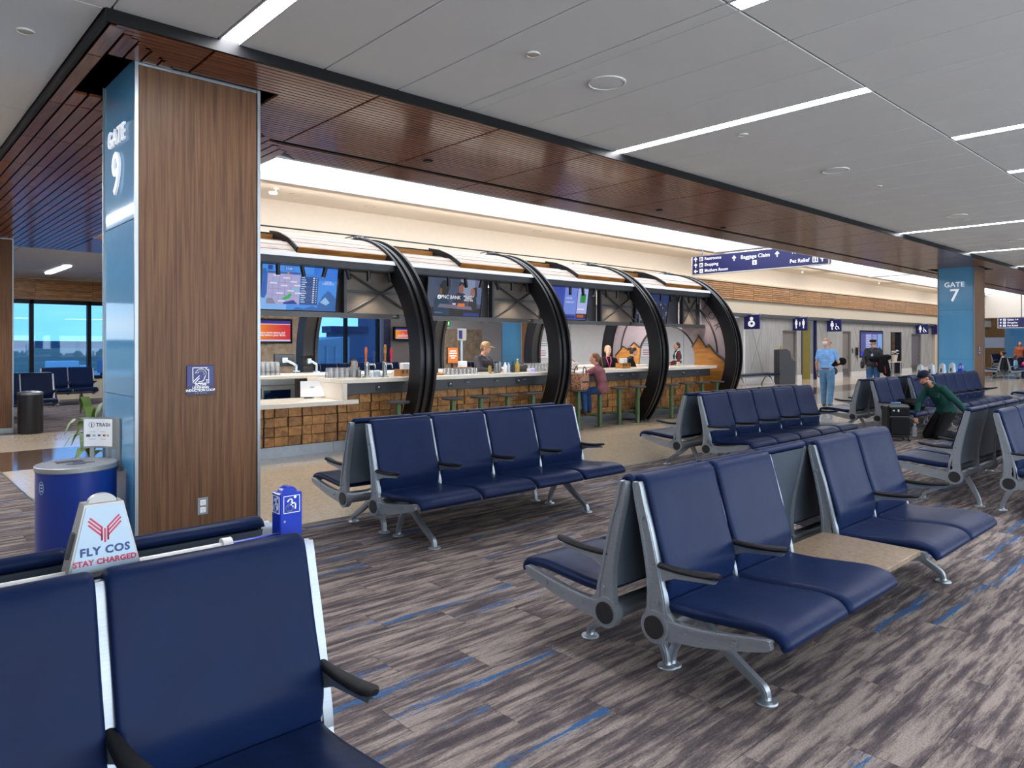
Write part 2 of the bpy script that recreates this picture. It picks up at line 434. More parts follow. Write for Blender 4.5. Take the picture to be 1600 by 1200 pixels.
M['stool_top'] = mat('stool_seat_dark', '#3c3e44', .4, vary=.1)
M['lavender'] = mat('grey_mauve_panel', '#8d828a', .5, metal=.15, vary=.03)
M['lavender_line'] = mat('panel_black_line', '#222026', .5, vary=.02)
M['glass_clear'] = pane_mat('drinking_glass', (.97, .98, .99, 1), .16)
M['glass_window'] = pane_mat('tinted_window', (.42, .70, .96, 1))
M['amber'] = mat('amber_plastic', '#b35a12', .25, vary=.1)
M['screen_black'] = mat('tv_bezel', '#0b0b0d', .2, vary=.05)
M['skin'] = mat('skin', '#c08f78', .55, vary=.06, vscale=14)
M['skin_tan'] = mat('skin_tan', '#a9755c', .55, vary=.06, vscale=14)
M['skin_pale'] = mat('skin_pale', '#d0a48f', .55, vary=.06, vscale=14)
def cloth(name, c, v=.15): return mat(name, c, .85, spec=.2, vary=v, vscale=9, bump=.15, bscale=14)
M['eye_white'] = mat('eye_white', '#e8e4e0', .3, vary=.01)
M['eye_dark'] = mat('eye_dark', '#241a16', .2, vary=.01)
M['lips'] = mat('lips', '#8e5048', .5, vary=.03)
# ------------------------------------------------------------------ the setting
def struct(name, mb, mats, parent=None, **k):
    return mb.build(name, mats, parent, kind=('structure' if parent is None else None), **k)
SOF = 3.50            # underside of the walnut soffit
Y0, Y1 = 4.70, 6.95   # its front band
X0, X1 = 1.10, 3.16   # its side band
CEIL = 3.57
CARPET_Y = 5.95
CARPET_X = 1.35

# floor: concrete base, terrazzo fields, carpet planks
b = MB(); b.box((-10, -7, -.25), (75, 24.1, -.012))
floor = struct('floor', b, M['terrazzo_grey'])
def field(a, c, m, name='terrazzo_field'):
    q = MB(); q.box((a[0], a[1], -.012), (c[0], c[1], 0)); return q.build(name, m, floor)
field((CARPET_X, CARPET_Y), (3.6, 10.93), M['terrazzo'])
field((CARPET_X, 10.93), (3.6, 12.9), M['terrazzo_brown'])
field((CARPET_X, 12.9), (3.6, 15.3), M['terrazzo'])
field((3.6, CARPET_Y), (17, 15.3), M['terrazzo'])
field((17, CARPET_Y), (75, 8.65), M['terrazzo'])
field((17, 8.65), (75, 10.4), M['terrazzo_grey'])
field((17, 10.4), (75, 12.0), M['terrazzo_brown'])
field((17, 12.0), (75, 15.3), M['terrazzo'])
field((26, -7), (75, CARPET_Y), M['terrazzo'])
# carpet planks 1.0 x 0.25 m, every row staggered
full = MB(); full.cbox((0, 0, -.012), (.998, .248, 0), .0012)
full_me = full.mesh('carpet_tile', M['carpet'])
cells = []
FX, FY = math.cos(YAW), math.sin(YAW)
for k in range(52, 145):
    ya = -20.05 + .25 * k
    if ya > 15.0: break
    off = (k * .37) % 1.0
    xmax = 26.0 if ya < CARPET_Y - .01 else CARPET_X
    n = math.floor(-7 + off)
    while n - off < xmax:
        xa = n - off; n += 1
        cells.append((xa, ya, min(1.0, xmax - xa)))
def in_view(x, y):
    d = x*FX + y*FY; r = x*FY - y*FX
    return d > 2.3 and abs(r) < d*.73 + .6
vis = sorted([c for c in cells if in_view(c[0]+.5, c[1]+.12)], key=lambda c: (c[0]+.5)**2 + (c[1]+.12)**2)
near = set(vis[:298])
rest = MB()
for xa, ya, L in cells:
    if (xa, ya, L) in near:
        if L > .999: link('carpet_tile', full_me, floor, (xa, ya, 0))
        else:
            q = MB(); q.cbox((0, 0, -.012), (max(L-.002, .01), .248, 0), .0012); q.build('carpet_tile', M['carpet'], floor, loc=(xa, ya, 0))
    elif xa > -6.9 and ya > -7:
        rest.box((xa, ya, -.012), (xa + L - .002, ya + .248, 0))
rest.build('far_carpet_tiles', M['carpet'], floor, kind='stuff')
q = MB(); q.box((-6, 15.3, -.012), (30, 24.1, -.001)); q.build('far_carpet', M['carpet'], floor)
q = MB(); q.box((CARPET_X, CARPET_Y-.012, -.01), (26, CARPET_Y+.004, .003)); q.box((CARPET_X-.012, CARPET_Y, -.01), (CARPET_X+.004, 15.3, .003)); q.build('carpet_edge_strip', M['alu_dark'], floor)

# white panel ceiling of the hold rooms
b = MB(); b.box((-10, -7, CEIL+.03), (75, Y0, CEIL+.15)); b.box((-10, Y0, CEIL+.03), (X0, 24.1, CEIL+.15)); b.box((X0, 16.76, CEIL+.03), (30, 24.1, CEIL+.15))
ceiling = struct('ceiling', b, M['ceiling_gap'])
def panel_me(w_, d_):
    q = MB(); q.cbox((0, 0, CEIL), (w_, d_, CEIL+.028), .004); return q.mesh('ceiling_panel', M['ceiling'])
P_big = panel_me(.604, 2.488); P_slot = panel_me(.130, 2.488)
lights = {0: (0, 2, 6, 8, 10, 14), 1: (1, 3, 4, 7, 9, 11), 2: (0, 2, 5, 8)}
PX = 1.985
for sec, (ya) in enumerate((2.205, -.295, -2.795)):
    for k in range(-3, 15):
        xs = 1.733 + PX*k
        for j in range(3): link('ceiling_panel', P_big, ceiling, (xs + .14 + .615*j, ya + .004, 0))
        if k not in lights[sec]: link('ceiling_panel', P_slot, ceiling, (xs + .003, ya + .004, 0))
q = MB()
for sec, ya in enumerate((2.205, -.295, -2.795)):
    for k in range(15, 36): q.box((1.733+PX*k, ya+.004, CEIL), (1.733+PX*k+1.96, ya+2.494, CEIL+.028))
for k in range(-5, 36): q.box((1.733+PX*k, -6.9, CEIL), (1.733+PX*k+1.97, -2.8, CEIL+.028))
q.build('distant_ceiling_panels', M['ceiling'], ceiling, kind='stuff')
for k in range(-4, 1):
    for r_ in range(5):
        if k == 0: continue
        xs = 1.733 + PX*k
        for j in range(3):
            xa = xs + .14 + .615*j
            if xa + .609 < X0 - .02: link('ceiling_panel', P_big, ceiling, (xa, 4.705 + 2.5*r_, 0))
            elif xa < X0 - .1: link('ceiling_panel', panel_me(X0 - .025 - xa, 2.492), ceiling, (xa, 4.705 + 2.5*r_, 0))
        if k == -3: link('ceiling_panel', P_slot, ceiling, (xs + .003, 4.705 + 2.5*r_, 0))
q = MB()
for k in range(-2, 12):
    for r_ in range(3): q.box((k*2.4+.01, 16.79+2.45*r_, CEIL-.06), (k*2.4+2.39, 16.79+2.45*r_+2.43, CEIL+.02))
q.build('far_ceiling_panels', M['ceiling'], ceiling, kind='stuff')

# strip lights in the ceiling slots, with unseen ones added as fill
q = MB(); q.mi = 0
q.box((0, 0, CEIL), (.008, 2.49, CEIL+.03)); q.box((.130, 0, CEIL), (.138, 2.49, CEIL+.03)); q.box((0, -.006, CEIL), (.138, .004, CEIL+.03)); q.box((0, 2.486, CEIL), (.138, 2.496, CEIL+.03))
fr_me = q.mesh('trim_frame', M['white_paint'])
q = MB(); q.box((.008, .004, CEIL+.012), (.130, 2.486, CEIL+.026)); df_me = q.mesh('diffuser', M['strip'])
POS = {(0,0): 'nearest strip light, cut off by the top edge above the gate 9 column', (0,2): 'long strip light ending at the black soffit edge, second along it',
 (0,6): 'strip light meeting the soffit edge right of the hanging sign', (0,8): 'strip light meeting the soffit edge above the gate 7 column', (0,10): 'strip light meeting the soffit edge right of the gate 7 column',
 (1,1): 'strip light cut off by the top edge, right of centre', (1,3): 'strip light at the upper right edge starting at a ceiling seam', (1,4): 'short sliver of strip light at the right edge below the longer one'}
for sec, ya in enumerate((2.205, -.295, -2.795)):
    for k in lights[sec]:
        lab = POS.get((sec, k))
        if lab: t = thing('ceiling_light', 'white linear ' + lab, 'light', (1.733 + PX*k, ya, 0), group='linear ceiling strip lights')
        else: t = thing('fill_strip', None, None, (1.733 + PX*k, ya, 0)); t.parent = ceiling  # unseen strips, put in for the light they give
        link('trim_frame', fr_me, t); link('diffuser', df_me, t)
for k in (-1, -2, -4):  # unseen strips added to brighten the dark left side
    for r_ in range(5):
        t = thing('fill_strip', None, None, (1.733 + PX*k, 4.705 + 2.5*r_, 0)); t.parent = ceiling
        link('trim_frame', fr_me, t); link('diffuser', df_me, t)
t = thing('ceiling_light', 'small white strip light on the far ceiling above the distant windows', 'light', (3.72, 19.9, -.10), group='linear ceiling strip lights')
link('trim_frame', fr_me, t); link('diffuser', df_me, t)
for i, (x, y) in enumerate(((7.2, 17.6), (9.2, 20.4), (11.2, 17.6), (13.2, 20.4), (15.2, 17.6), (17.2, 20.4), (19.2, 17.6), (0.2, 18.2), (-1.5, 20.5), (-3.5, 18.2))):  # all but one far strip are unseen, added to brighten the gate room
    t = thing('fill_strip', None, None, (x, y, -.10)); t.parent = ceiling
    link('trim_frame', fr_me, t); link('diffuser', df_me, t)

# speakers and detectors in the ceiling
def disc_fit(name, label, cat, x, y, r, h, z=CEIL, m='ceiling', rim='ceiling'):
    t = thing(name, label, cat, (x, y, z), group=None)
    q = MB(); q.lathe([(r, 0), (r, -.006), (r*.93, -.010), (r*.9, -.006), (r*.88, 0)], n=28); q.build('rim', M[rim], t, smooth=True)
    q = MB(); q.lathe([(r*.88, 0), (r*.88, -h*.6), (r*.6, -h), (.004, -h)], n=28); q.build('cover', M[m], t, smooth=True)
disc_fit('ceiling_speaker', 'large round white ceiling speaker near the top centre', 'speaker', 4.167, 3.483, .145, .008)
disc_fit('ceiling_speaker', 'round white ceiling speaker further along, above the right of the bar', 'speaker', 8.17, 3.484, .145, .008)
disc_fit('ceiling_speaker', 'third round white ceiling speaker, small, near the right edge', 'speaker', 12.40, 3.46, .145, .008)
disc_fit('ceiling_speaker', 'faint farthest white ceiling speaker at the right edge above the gate 7 column', 'speaker', 16.16, 3.49, .145, .008)
disc_fit('smoke_detector', 'small grey smoke detector beside the large ceiling speaker', 'smoke detector', 3.387, 3.476, .047, .009, m='beige')
disc_fit('smoke_detector', 'small smoke detector below the long strip light', 'smoke detector', 6.137, 3.478, .047, .009)
disc_fit('smoke_detector', 'dark little smoke detector right of the second speaker', 'smoke detector', 9.386, 3.48, .047, .009, m='beige')
disc_fit('smoke_detector', 'smoke detector next to the third speaker', 'smoke detector', 12.95, 3.47, .047, .009)
disc_fit('smoke_detector', 'grey smoke detector in the upper left corner', 'smoke detector', .791, 5.376, .05, .009, m='beige')

# walnut slat soffit: front band, side band, far band
HX0, HX1, HY0, HY1 = 1.25, 2.38, 5.24, 6.22     # opening round the gate 9 column
def clip(a, b_, lo, hi):
    """interval a..b without lo..hi"""
    if hi <= a or lo >= b_: return [(a, b_)]
    r_ = []
    if lo - a > .05: r_.append((a, lo))
    if b_ - hi > .05: r_.append((hi, b_))
    return r_
b = MB(); b.box((X0, Y0, SOF+.05), (75, Y1, SOF+.075)); b.box((X0-.02, Y0-.02, SOF-.005), (75, Y0, CEIL+.02))
trim1 = struct('trim_1', b, M['black_edge'])
def slat_x(xa, xb, y, parent, st, lst):
    a0 = xa; L = xb - xa
    lst.append((xa, xb, y))
NSL = 40; PIT = (Y1 - Y0 - .03)/NSL
cand = []
for r_ in range(NSL):
    y = Y0 + .02 + PIT*r_
    if 6.37 < y + .03 < 6.49: continue
    xstart = X0 + (y - Y0) + .03
    seams = [xstart] + [2.965 + 1.235*k for k in range(-1, 50) if 2.965 + 1.235*k > xstart + .05]
    for xa, xb in zip(seams[:-1], seams[1:]):
        iv = [(xa, xb - .018)]
        for lo, hi, c0, c1 in ((HX0, HX1, HY0, HY1), (20.05, 21.25, 5.12, 6.22)):
            if y + .05 > c0 and y < c1: iv = [p for a_, b_ in iv for p in clip(a_, b_, lo, hi)]
        for a_, b_ in iv: cand.append((a_, b_, y))
cand.sort(key=lambda c: ((c[0]+c[1])/2)**2 + c[2]**2)
shared = {}
def slat_mesh(L, ax):
    wd = (PIT-.011) if ax == 'x' else (P2-.016)
    k = (round(L, 3), ax)
    if k not in shared:
        q = MB(); q.cbox((0, 0, 0), (L, wd, .022) if ax == 'x' else (wd, L, .022), .002)
        shared[k] = q.mesh('slat', M['slat' if ax == 'x' else 'slat_y'])
    return shared[k]
for a_, b_, y in cand[:297]: link('slat', slat_mesh(b_-a_, 'x'), trim1, (a_, y, SOF))
q = MB()
for a_, b_, y in cand[297:]: q.box((a_, y, SOF), (b_, y+PIT-.011, SOF+.022))
q.build('distant_slats', M['slat'], trim1, kind='stuff')
q = MB(); q.box((X0+1.75, 6.385, SOF+.004), (75, 6.405, SOF+.03)); q.box((X0+1.8, 6.455, SOF+.004), (75, 6.475, SOF+.03)); q.build('slot_diffuser', M['black_edge'], trim1)
for x, y, l_ in ((4.36, 6.03, 'first'), (8.36, 6.03, 'second'), (10.4, 6.25, 'third')):
    disc_fit('soffit_downlight', 'small dark round fitting in the walnut soffit, %s from the gate 9 column' % l_, 'ceiling fitting', x, y, .05, .012, z=SOF, m='black_edge', rim='black_edge')
b = MB(); b.box((X0, Y0+.001, SOF+.05), (X1, 16.76, SOF+.0751)); b.box((X0-.02, Y0, SOF-.005), (X0, 16.76, CEIL+.02))
trim2 = struct('trim_2', b, M['black_edge'])
NS2 = 20; P2 = (X1 - X0 - .03)/NS2
cand = []
for r_ in range(NS2):
    x = X0 + .02 + P2*r_
    ys = Y0 + (x - X0) + .03
    seams = [ys] + [5.33 + 1.235*k for k in range(0, 11) if 5.33 + 1.235*k > ys + .05]
    for ya, yb in zip(seams[:-1], seams[1:]):
        iv = [(ya, min(yb, 16.74) - .012)]
        if x + .09 > HX0 and x < HX1: iv = [p for a_, b_ in iv for p in clip(a_, b_, HY0, HY1)]
        for a_, b_ in iv: cand.append((a_, b_, x))
cand.sort(key=lambda c: ((c[0]+c[1])/2)**2 + c[2]**2)
for a_, b_, x in cand[:299]: link('slat', slat_mesh(b_-a_, 'y'), trim2, (x, a_, SOF))
# far band and its fascia, skylight well
b = MB(); b.box((X1, 14.5, SOF), (26, 16.76, SOF+.075)); trim3 = struct('trim_3', b, M['slat'])
b = MB()
b.box((X1, Y1, SOF), (75, Y1+.03, 4.65)); b.box((X1, Y1, 4.65), (75, 8.6, 4.72)); b.box((X1, 8.57, 4.65), (75, 8.6, 4.82))
b.box((X1-.03, Y1, SOF), (X1, 14.5, 4.82)); b.box((X1, 12.84, 4.65), (75, 12.87, 4.82))
struct('trim_4', b, M['white_paint'])
b = MB(); b.box((X1, 12.875, 4.65), (75, 14.5, 4.72)); b.box((X1, 14.5, 3.95), (75, 14.56, 4.72)); b.box((X1, 14.5, SOF+.08), (14, 14.56, 3.95))
struct('wall_upper', b, M['cream'])
t = thing('skylight', 'long bright white skylight strip above the bar', 'skylight', (0, 0, 0))
q = MB(); q.box((X1, 8.6, 4.80), (52, 12.84, 4.83)); q.build('diffuser', M['skylight'], t)
for x in (20.8, 33.5, 43):
    q = MB(); q.box((x, 8.6, 4.62), (x+.35, 12.84, 4.82)); q.build('cross_beam', M['white_paint'], t)
q = MB(); q.box((52, 6.95, 3.25), (53, 16, 4.7)); struct('wall_end_bulkhead', q, M['cream'])
for x, y, l_ in ((6.6, 13.7, 'left'), (8.4, 13.8, 'centre'), (13.5, 13.7, 'right')):
    disc_fit('ceiling_speaker', 'pale speaker in the cream upper ceiling above the bar, ' + l_ + ' one', 'speaker', x, y, .12, .01, z=4.65, m='cream', rim='beige')
def wall_spot(x, y, lab):
    t = thing('wall_spotlight', lab, 'spotlight', (x, y, 4.65))
    q = MB(); q.lathe([(.06, 0), (.06, -.02), (.02, -.025)], n=14); q.build('base', M['white_paint'], t, smooth=True)
    q = MB(); q.cyl((0, 0, -.02), (0, 0, -.09), .012, n=8); q.cap((.0, .0, -.1), (-.12, -.03, -.11), .04); q.build('head', M['white_paint'], t, smooth=True)
wall_spot(6.05, 13.4, 'white spotlight bracket on the cream ceiling above the first bar screen')
wall_spot(21.5, 13.5, 'white spotlight bracket on the cream ceiling right of the hanging sign')
wall_spot(28.5, 13.5, 'white spotlight bracket on the cream ceiling, middle of the right side')
wall_spot(36.5, 13.5, 'farthest white spotlight bracket on the cream ceiling beside gate 7')

# slat band, beige fascia, grey wood wall with its doors and openings
t = thing('slat_band', 'light wood slat band running above the restrooms wall', 'wall panel', (0, 0, 0))
q = MB(); q.box((15.6, 14.42, 3.33), (60, 14.50, 3.95)); q.build('backing', M['slat'], t)
q = MB(); q.cbox((0, 0, 0), (1.485, .03, .062), .004); sl = q.mesh('slat', M['slat_wall'])
n_ = 0
for k in range(29):
    for r_ in range(8): link('slat', sl, t, (15.7 + 1.5*k + .007, 14.39, 3.335 + .0765*r_))
q = MB(); q.box((15.6, 14.30, 3.97), (60, 14.36, 4.0)); q.mi = 0; q.box((15.6, 14.30, 3.95), (60, 14.5, 3.97)); q.build('cap_ledge', M['beige'], t)
b = MB(); b.box((15.6, 14.55, 2.83), (60, 14.8, 3.34)); struct('trim_5', b, M['beige'])
b = MB(); b.box((24.0, 14.55, 2.69), (48.2, 14.85, 2.83)); struct('trim_6', b, M['dark_grey'])
# grey wall segments between openings
b = MB()
segs = [(26.2, 29.3), (30.6, 31.05), (32.45, 35.35), (36.35, 41.6), (43.05, 44.7), (46.3, 48.2)]
for a_, c_ in segs: b.box((a_, 14.75, .25), (c_, 15.0, 2.70))
for a_, c_, z in ((29.3, 30.6, 2.2), (35.35, 36.35, 2.25), (41.6, 43.05, 2.28), (44.7, 46.3, 2.2)): b.box((a_, 14.75, z), (c_, 15.0, 2.70))
wall_back = struct('wall_back', b, M['grey_panel'])
q = MB()
for a_, c_ in segs:
    x = a_ + .3
    while x + 1.2 < c_:
        for s_ in (1, -1):
            xa, xb = (x, x+1.2) if s_ > 0 else (x+1.2, x)
            q.prism([(xa, .3), (xa+.012, .3), (xb+.012, 2.65), (xb, 2.65)], 14.746, 14.75, 'y')
        x += 2.4
q.build('diagonal_joint', M['grey_print'], wall_back)
b = MB()
for a_, c_ in segs: b.box((a_, 14.73, 0), (c_, 15.0, .25))
struct('baseboard_back', b, M['cool_white_wall'])
def door(n_, xa, xb, z, m, handle=True):
    f = MB(); f.box((xa, 14.80, 0), (xa+.06, 14.95, z)); f.box((xb-.06, 14.80, 0), (xb, 14.95, z)); f.box((xa, 14.80, z-.06), (xb, 14.95, z))
    d = struct('door_%d' % n_, f, M['door_grey'])
    q = MB(); q.box((xa+.06, 14.86, 0), (xb-.06, 14.91, z-.06)); lf = q.build('leaf', m, d)
    if handle:
        q = MB(); q.cyl((xb-.16, 14.86, 1.0), (xb-.16, 14.80, 1.0), .03, n=12); q.cap((xb-.16, 14.80, 1.0), (xb-.29, 14.80, 1.0), .014); q.build('handle', M['steel'], lf, smooth=True)
        q = MB(); q.box((xa+.15, 14.855, .12), (xb-.15, 14.862, .4)); q.build('kick_plate', M['steel'], lf)
door(1, 29.3, 30.6, 2.2, M['door_grey']); door(2, 35.35, 36.35, 2.25, M['door_grey']); door(3, 44.7, 46.3, 2.2, M['door_purple'])
b = MB(); b.box((31.05, 16.4, 0), (32.6, 16.5, 2.75)); b.box((32.46, 14.85, 0), (32.6, 16.39, 2.75)); struct('wall_restroom', b, M['gold_wall'])
b = MB(); b.box((31.02, 14.74, 0), (31.12, 15.0, 2.70)); b.box((32.42, 14.73, .0), (32.54, 14.84, 2.70)); struct('trim_7', b, M['navy_dark'])
b = MB(); b.box((41.6, 15.6, 0), (43.05, 15.7, 2.3)); b.box((42.9, 14.8, 0), (43.05, 15.7, 2.3)); struct('wall_alcove', b, M['brown_stone'])
b = MB(); b.box((41.55, 14.73, 0), (41.66, 15.0, 2.28)); b.box((42.88, 14.73, 0), (43.08, 15.0, 2.28)); struct('trim_8', b, M['black_metal'])
b = MB(); b.box((48.2, 14.6, 0), (48.6, 15.0, 3.3)); b.box((48.9, 14.6, 0), (50.5, 15.0, 3.3)); struct('wall_pale_timber', b, M['beige'])
b = MB(); b.box((15.45, 16.3, 0), (26.19, 16.5, 3.49)); b.box((26.05, 14.745, 0), (26.19, 16.29, 2.69))
wall_white = struct('wall_white', b, M['cool_white_wall'])
q = MB()
for x in (17.6, 19.8, 22.0, 24.2): q.box((x, 16.293, 0), (x+.012, 16.3, 3.5))
q.build('panel_joint', M['grey_print'], wall_white)

# far gate room: window wall at the back, stone, grey walls
WY = 24.1
b = MB(); b.box((-6, WY, 0), (9.6, WY+.25, .62)); b.box((11.8, WY, 0), (15.3, WY+.25, .62)); b.box((-6, WY, 2.86), (30, WY+.25, 3.6))
struct('wall_far', b, M['beige'])
t_ = thing('slat_band', 'light wood slat band above the distant left windows', 'wall panel', (0, 0, 0))
q = MB(); q.box((-2, WY-.05, 2.9), (9.6, WY, 3.45)); q.build('backing', M['slat'], t_)
q = MB(); q.cbox((0, 0, 0), (1.425, .03, .045), .003); sl2 = q.mesh('slat', M['slat_wall'])
for k in range(-1, 5):
    for r_ in range(10): link('slat', sl2, t_, (2.33 + 1.435*(k-1), WY-.08, 2.905 + .054*r_))
def window(n_, xs):
    f = MB(); xa, xb = xs[0], xs[-1]
    for x in xs: f.box((x-.05, WY-.02, .62), (x+.05, WY+.14, 2.86))
    f.box((xa-.05, WY-.02, 2.76), (xb+.05, WY+.14, 2.88)); f.box((xa-.05, WY-.02, .58), (xb+.05, WY+.14, .68))
    o = struct('window_%d' % n_, f, M['black_edge'])
    for a_, c_ in zip(xs[:-1], xs[1:]):
        q = MB(); q.box((a_+.05, WY+.05, .68), (c_-.05, WY+.062, 2.76)); q.build('pane', M['glass_window'], o)
window(1, [-2.04, -.61, .82, 2.26, 3.69, 5.125, 6.56, 8.0, 9.43])
window(2, [11.85, 12.25, 13.65, 15.06])
# ledgestone: rows of split stones
def stones(name, xa, xb, z0, z1, y, parent=None):
    q = MB(); z = z0
    while z < z1 - .02:
        h = random.uniform(.06, .11); x = xa - random.uniform(0, .3)
        while x < xb:
            L = random.uniform(.25, .6); d = random.uniform(.0, .05)
            q.box((max(x, xa), y - .03 - d, z), (min(x+L-.006, xb), y+.05, min(z+h-.006, z1))); x += L
        z += h
    q.build(name, M['stone'], parent, kind='stuff')
b = MB(); b.box((9.6, WY, 0), (11.8, WY+.25, 2.9)); ws1 = struct('wall_stone_left', b, M['stone']); stones('split_stones', 9.6, 11.78, 0, 2.9, WY, ws1)
b = MB(); b.box((15.3, WY, 0), (15.62, WY+.2, 2.9)); struct('wall_dark_panel', b, M['navy_dark'])
b = MB(); b.box((15.62, WY, 0), (16.6, WY+.2, 2.9)); struct('wall_grey', b, M['door_grey'])
b = MB(); b.box((16.6, WY, 2.2), (18.1, WY+.2, 2.9)); b.box((16.6, WY+1.5, 0), (18.1, WY+1.6, 2.9)); b.box((18.1, WY, 0), (20.3, WY+.25, 2.25)); ws2 = struct('wall_stone_right', b, M['stone']); stones('split_stones', 18.1, 20.3, 0, 2.25, WY, ws2)
b = MB(); b.box((18.1, WY, 2.25), (20.3, WY+.25, 2.9)); b.box((20.3, WY-.1, 0), (30, WY+.2, 3.5)); struct('wall_far_right', b, M['cool_white_wall'])

# this side: sill, mullions and header of the hold room's window wall behind the photographer
b = MB(); b.box((-10, -7.1, -.2), (75, -6.9, .6)); b.box((-10, -7.1, 2.9), (75, -6.9, 3.7)); struct('wall_near', b, M['beige'])
b = MB()
for k in range(40): b.box((-9 + 2*k, -7.06, .6), (-8.9 + 2*k, -6.94, 2.9))
struct('window_3', b, M['black_edge'])
b = MB(); b.box((-10.2, -7, -.2), (-10, 24.1, 3.7)); struct('wall_left', b, M['beige'])

# end of the concourse: bulkhead, timber counter wall with glazed slot
b = MB(); b.box((60, -7, 0), (60.4, 20, 1.35)); b.box((60, -7, 2.1), (60.4, 20, 3.7)); b.box((60, 16.3, 0), (60.4, 20, 3.6)); wr = struct('wall_right', b, M['slat_wall'])
b = MB(); b.box((63, -7, 0), (63.2, 20, 3.7)); struct('wall_beyond', b, M['cool_white_wall'])
b = MB(); b.box((48.3, 15.0, 0), (60.2, 15.2, 3.5)); struct('wall_passage', b, M['beige'])
# outdoors: apron, field, hills
b = MB(); b.box((-400, 26, -4.6), (500, 190, -4.5)); t = thing('airfield', 'grey apron and brown grass field seen through the far windows', 'ground', (0, 0, 0), kind='structure')
b.build('apron', mat('apron_concrete', '#9a9892', .8, vary=.1, vscale=.05), t)
b = MB(); b.box((-700, 190, -4.6), (900, 1500, -4.4)); b.build('field', mat('dry_grass', '#6e6448', .9, vary=.3, vscale=.02), t)
b = MB(); hp = [(-900, -5)]
for k in range(60): hp.append((-900 + 35*k, 8 + 1.5*math.sin(k*.5) + random.uniform(0, .8)))
hp.append((1200, -5)); b.prism(hp, 1400, 1450, 'y'); b.build('distant_ridge', mat('blue_ridge', '#5a6670', .9, vary=.1, vscale=.01), t)
# ------------------------------------------------------------------ gate columns
def gate_column(label, xa, xb, ya, yb, gate=None, side_glass=True, top=3.54, lx=True):
    t = thing('gate_column', label, 'column', ((xa+xb)/2, (ya+yb)/2, 0))
    cx, cy = (xa+xb)/2, (ya+yb)/2
    hx, hy = (xb-xa)/2, (yb-ya)/2
    q = MB(); q.box((-hx+.02, -hy+.02, 0), (hx-.02, hy-.02, top+.06)); q.build('core', M['black_metal'], t)
    q = MB(); q.cbox((-hx+.012, -hy, .10), (hx-.012, -hy+.03, top-.055), .003); q.build('wood_panel', M['column_wood'], t)
    q = MB(); q.cbox((-hx+.012, hy-.03, .10), (hx-.012, hy, top-.055), .003); q.build('wood_panel', M['column_wood'], t)
    zs = [.10, 1.24, 2.453, top]
    for s_ in (-1, 1):
        for a_, b_ in zip(zs[:-1], zs[1:]):
            q = MB(); q.cbox((s_*hx - .02*(s_ > 0), -hy+.012, a_+.002), (s_*hx + .02*(s_ < 0), hy-.012, b_-.002), .002); q.build('glass_panel', M['blue_glass'], t)
    for sx in (-1, 1):
        for sy in (-1, 1):
            q = MB(); q.box((sx*hx-.011, sy*hy-.011, 0), (sx*hx+.011, sy*hy+.011, top)); q.build('corner_trim', M['steel'], t)
    q = MB(); q.box((-hx, -hy-.004, top-.055), (hx, -hy+.02, top)); q.build('top_band', M['steel'], t)
    q = MB(); q.box((-hx-.002, -hy-.002, 0), (hx+.002, hy+.002, .10)); q.build('base_plinth', M['steel'], t)
    if gate:
        text('GATE', .172, M['lit_white'], t, (-hx-.012, .03, 3.085), FACE_MX, ext=.007, bold=.001, spacing=1.06)
        text(gate, .43, M['lit_white'], t, (-hx-.012, .03, 2.81), FACE_MX, ext=.008, bold=.003)
    return t
gate_column('tall walnut and blue glass gate 9 column in the left foreground', 1.395, 2.237, 5.255, 6.088, '9')
gate_column('blue glass and walnut gate 7 column at the right', 20.2, 21.05, 5.255, 6.05, '7')
gate_column('walnut column cut off by the left edge of the picture', 1.26, 2.10, 15.577, 16.40)
gate_column('distant blue glass column seen through the bar behind the bartender', 14.6, 15.4, 15.5, 16.35)
gate_column('far dark blue column beyond the seats at the right edge', 56.8, 57.8, 11.9, 13.0)

# plates fixed to the gate 9 column
t = thing('wall_sign', 'navy active listening induction loop plate on the walnut column', 'sign', (1.8125, 5.247, 1.347))
q = MB(); q.cbox((-.095, 0, -.105), (.095, .008, .105), .006); q.build('plate', M['navy_sign'], t)
q = MB(); q.box((-.0945, -.0012, -.104), (.0945, .0, -.04)); q.build('lower_band', M['navy_dark'], t)
def flat_path(mb, pts, r_, y=-.002):
    """flat stroked line in the xz plane"""
    for a_, b_ in zip(pts[:-1], pts[1:]):
        a_ = Vector((a_[0], a_[1])); b_ = Vector((b_[0], b_[1])); d = (b_-a_).normalized()*r_; n_ = Vector((-d.y, d.x))
        P = [a_-d+n_, b_+d+n_, b_+d-n_, a_-d-n_]
        mb.prism([(p.x, p.y) for p in P], y, y+.0015, 'y')
q = MB()
flat_path(q, [(-.052,-.018),(-.054,.088),(.045,.088)], .0022); flat_path(q, [(.056,.075),(.056,-.022)], .0022); flat_path(q, [(.050,-.022),(-.042,-.022),(-.010,.012)], .0022)
flat_path(q, [(-.052,-.012),(-.008,.03)], .0022); flat_path(q, [(.036,.082),(.056,.066)], .0022)
flat_path(q, [(.002+.036*math.cos(R(a)), .045+.034*math.sin(R(a))) for a in range(170, -30, -15)] + [(.022,.0),(.008,-.012),(-.012,-.012)], .0026)
flat_path(q, [(.002+.022*math.cos(R(a)), .045+.02*math.sin(R(a))) for a in range(160, -40, -20)], .0024)
q.build('ear_symbol', M['white'], t)
text('T', .026, M['white'], t, (.043, -.002, -.008), FACE_MY, ext=.0008, bold=.0008)
text('ACTIVE\nLISTENING\nINDUCTION LOOP', .0235, M['white'], t, (0, -.002, -.053), FACE_MY, ext=.0008, bold=.0004)
q = MB()
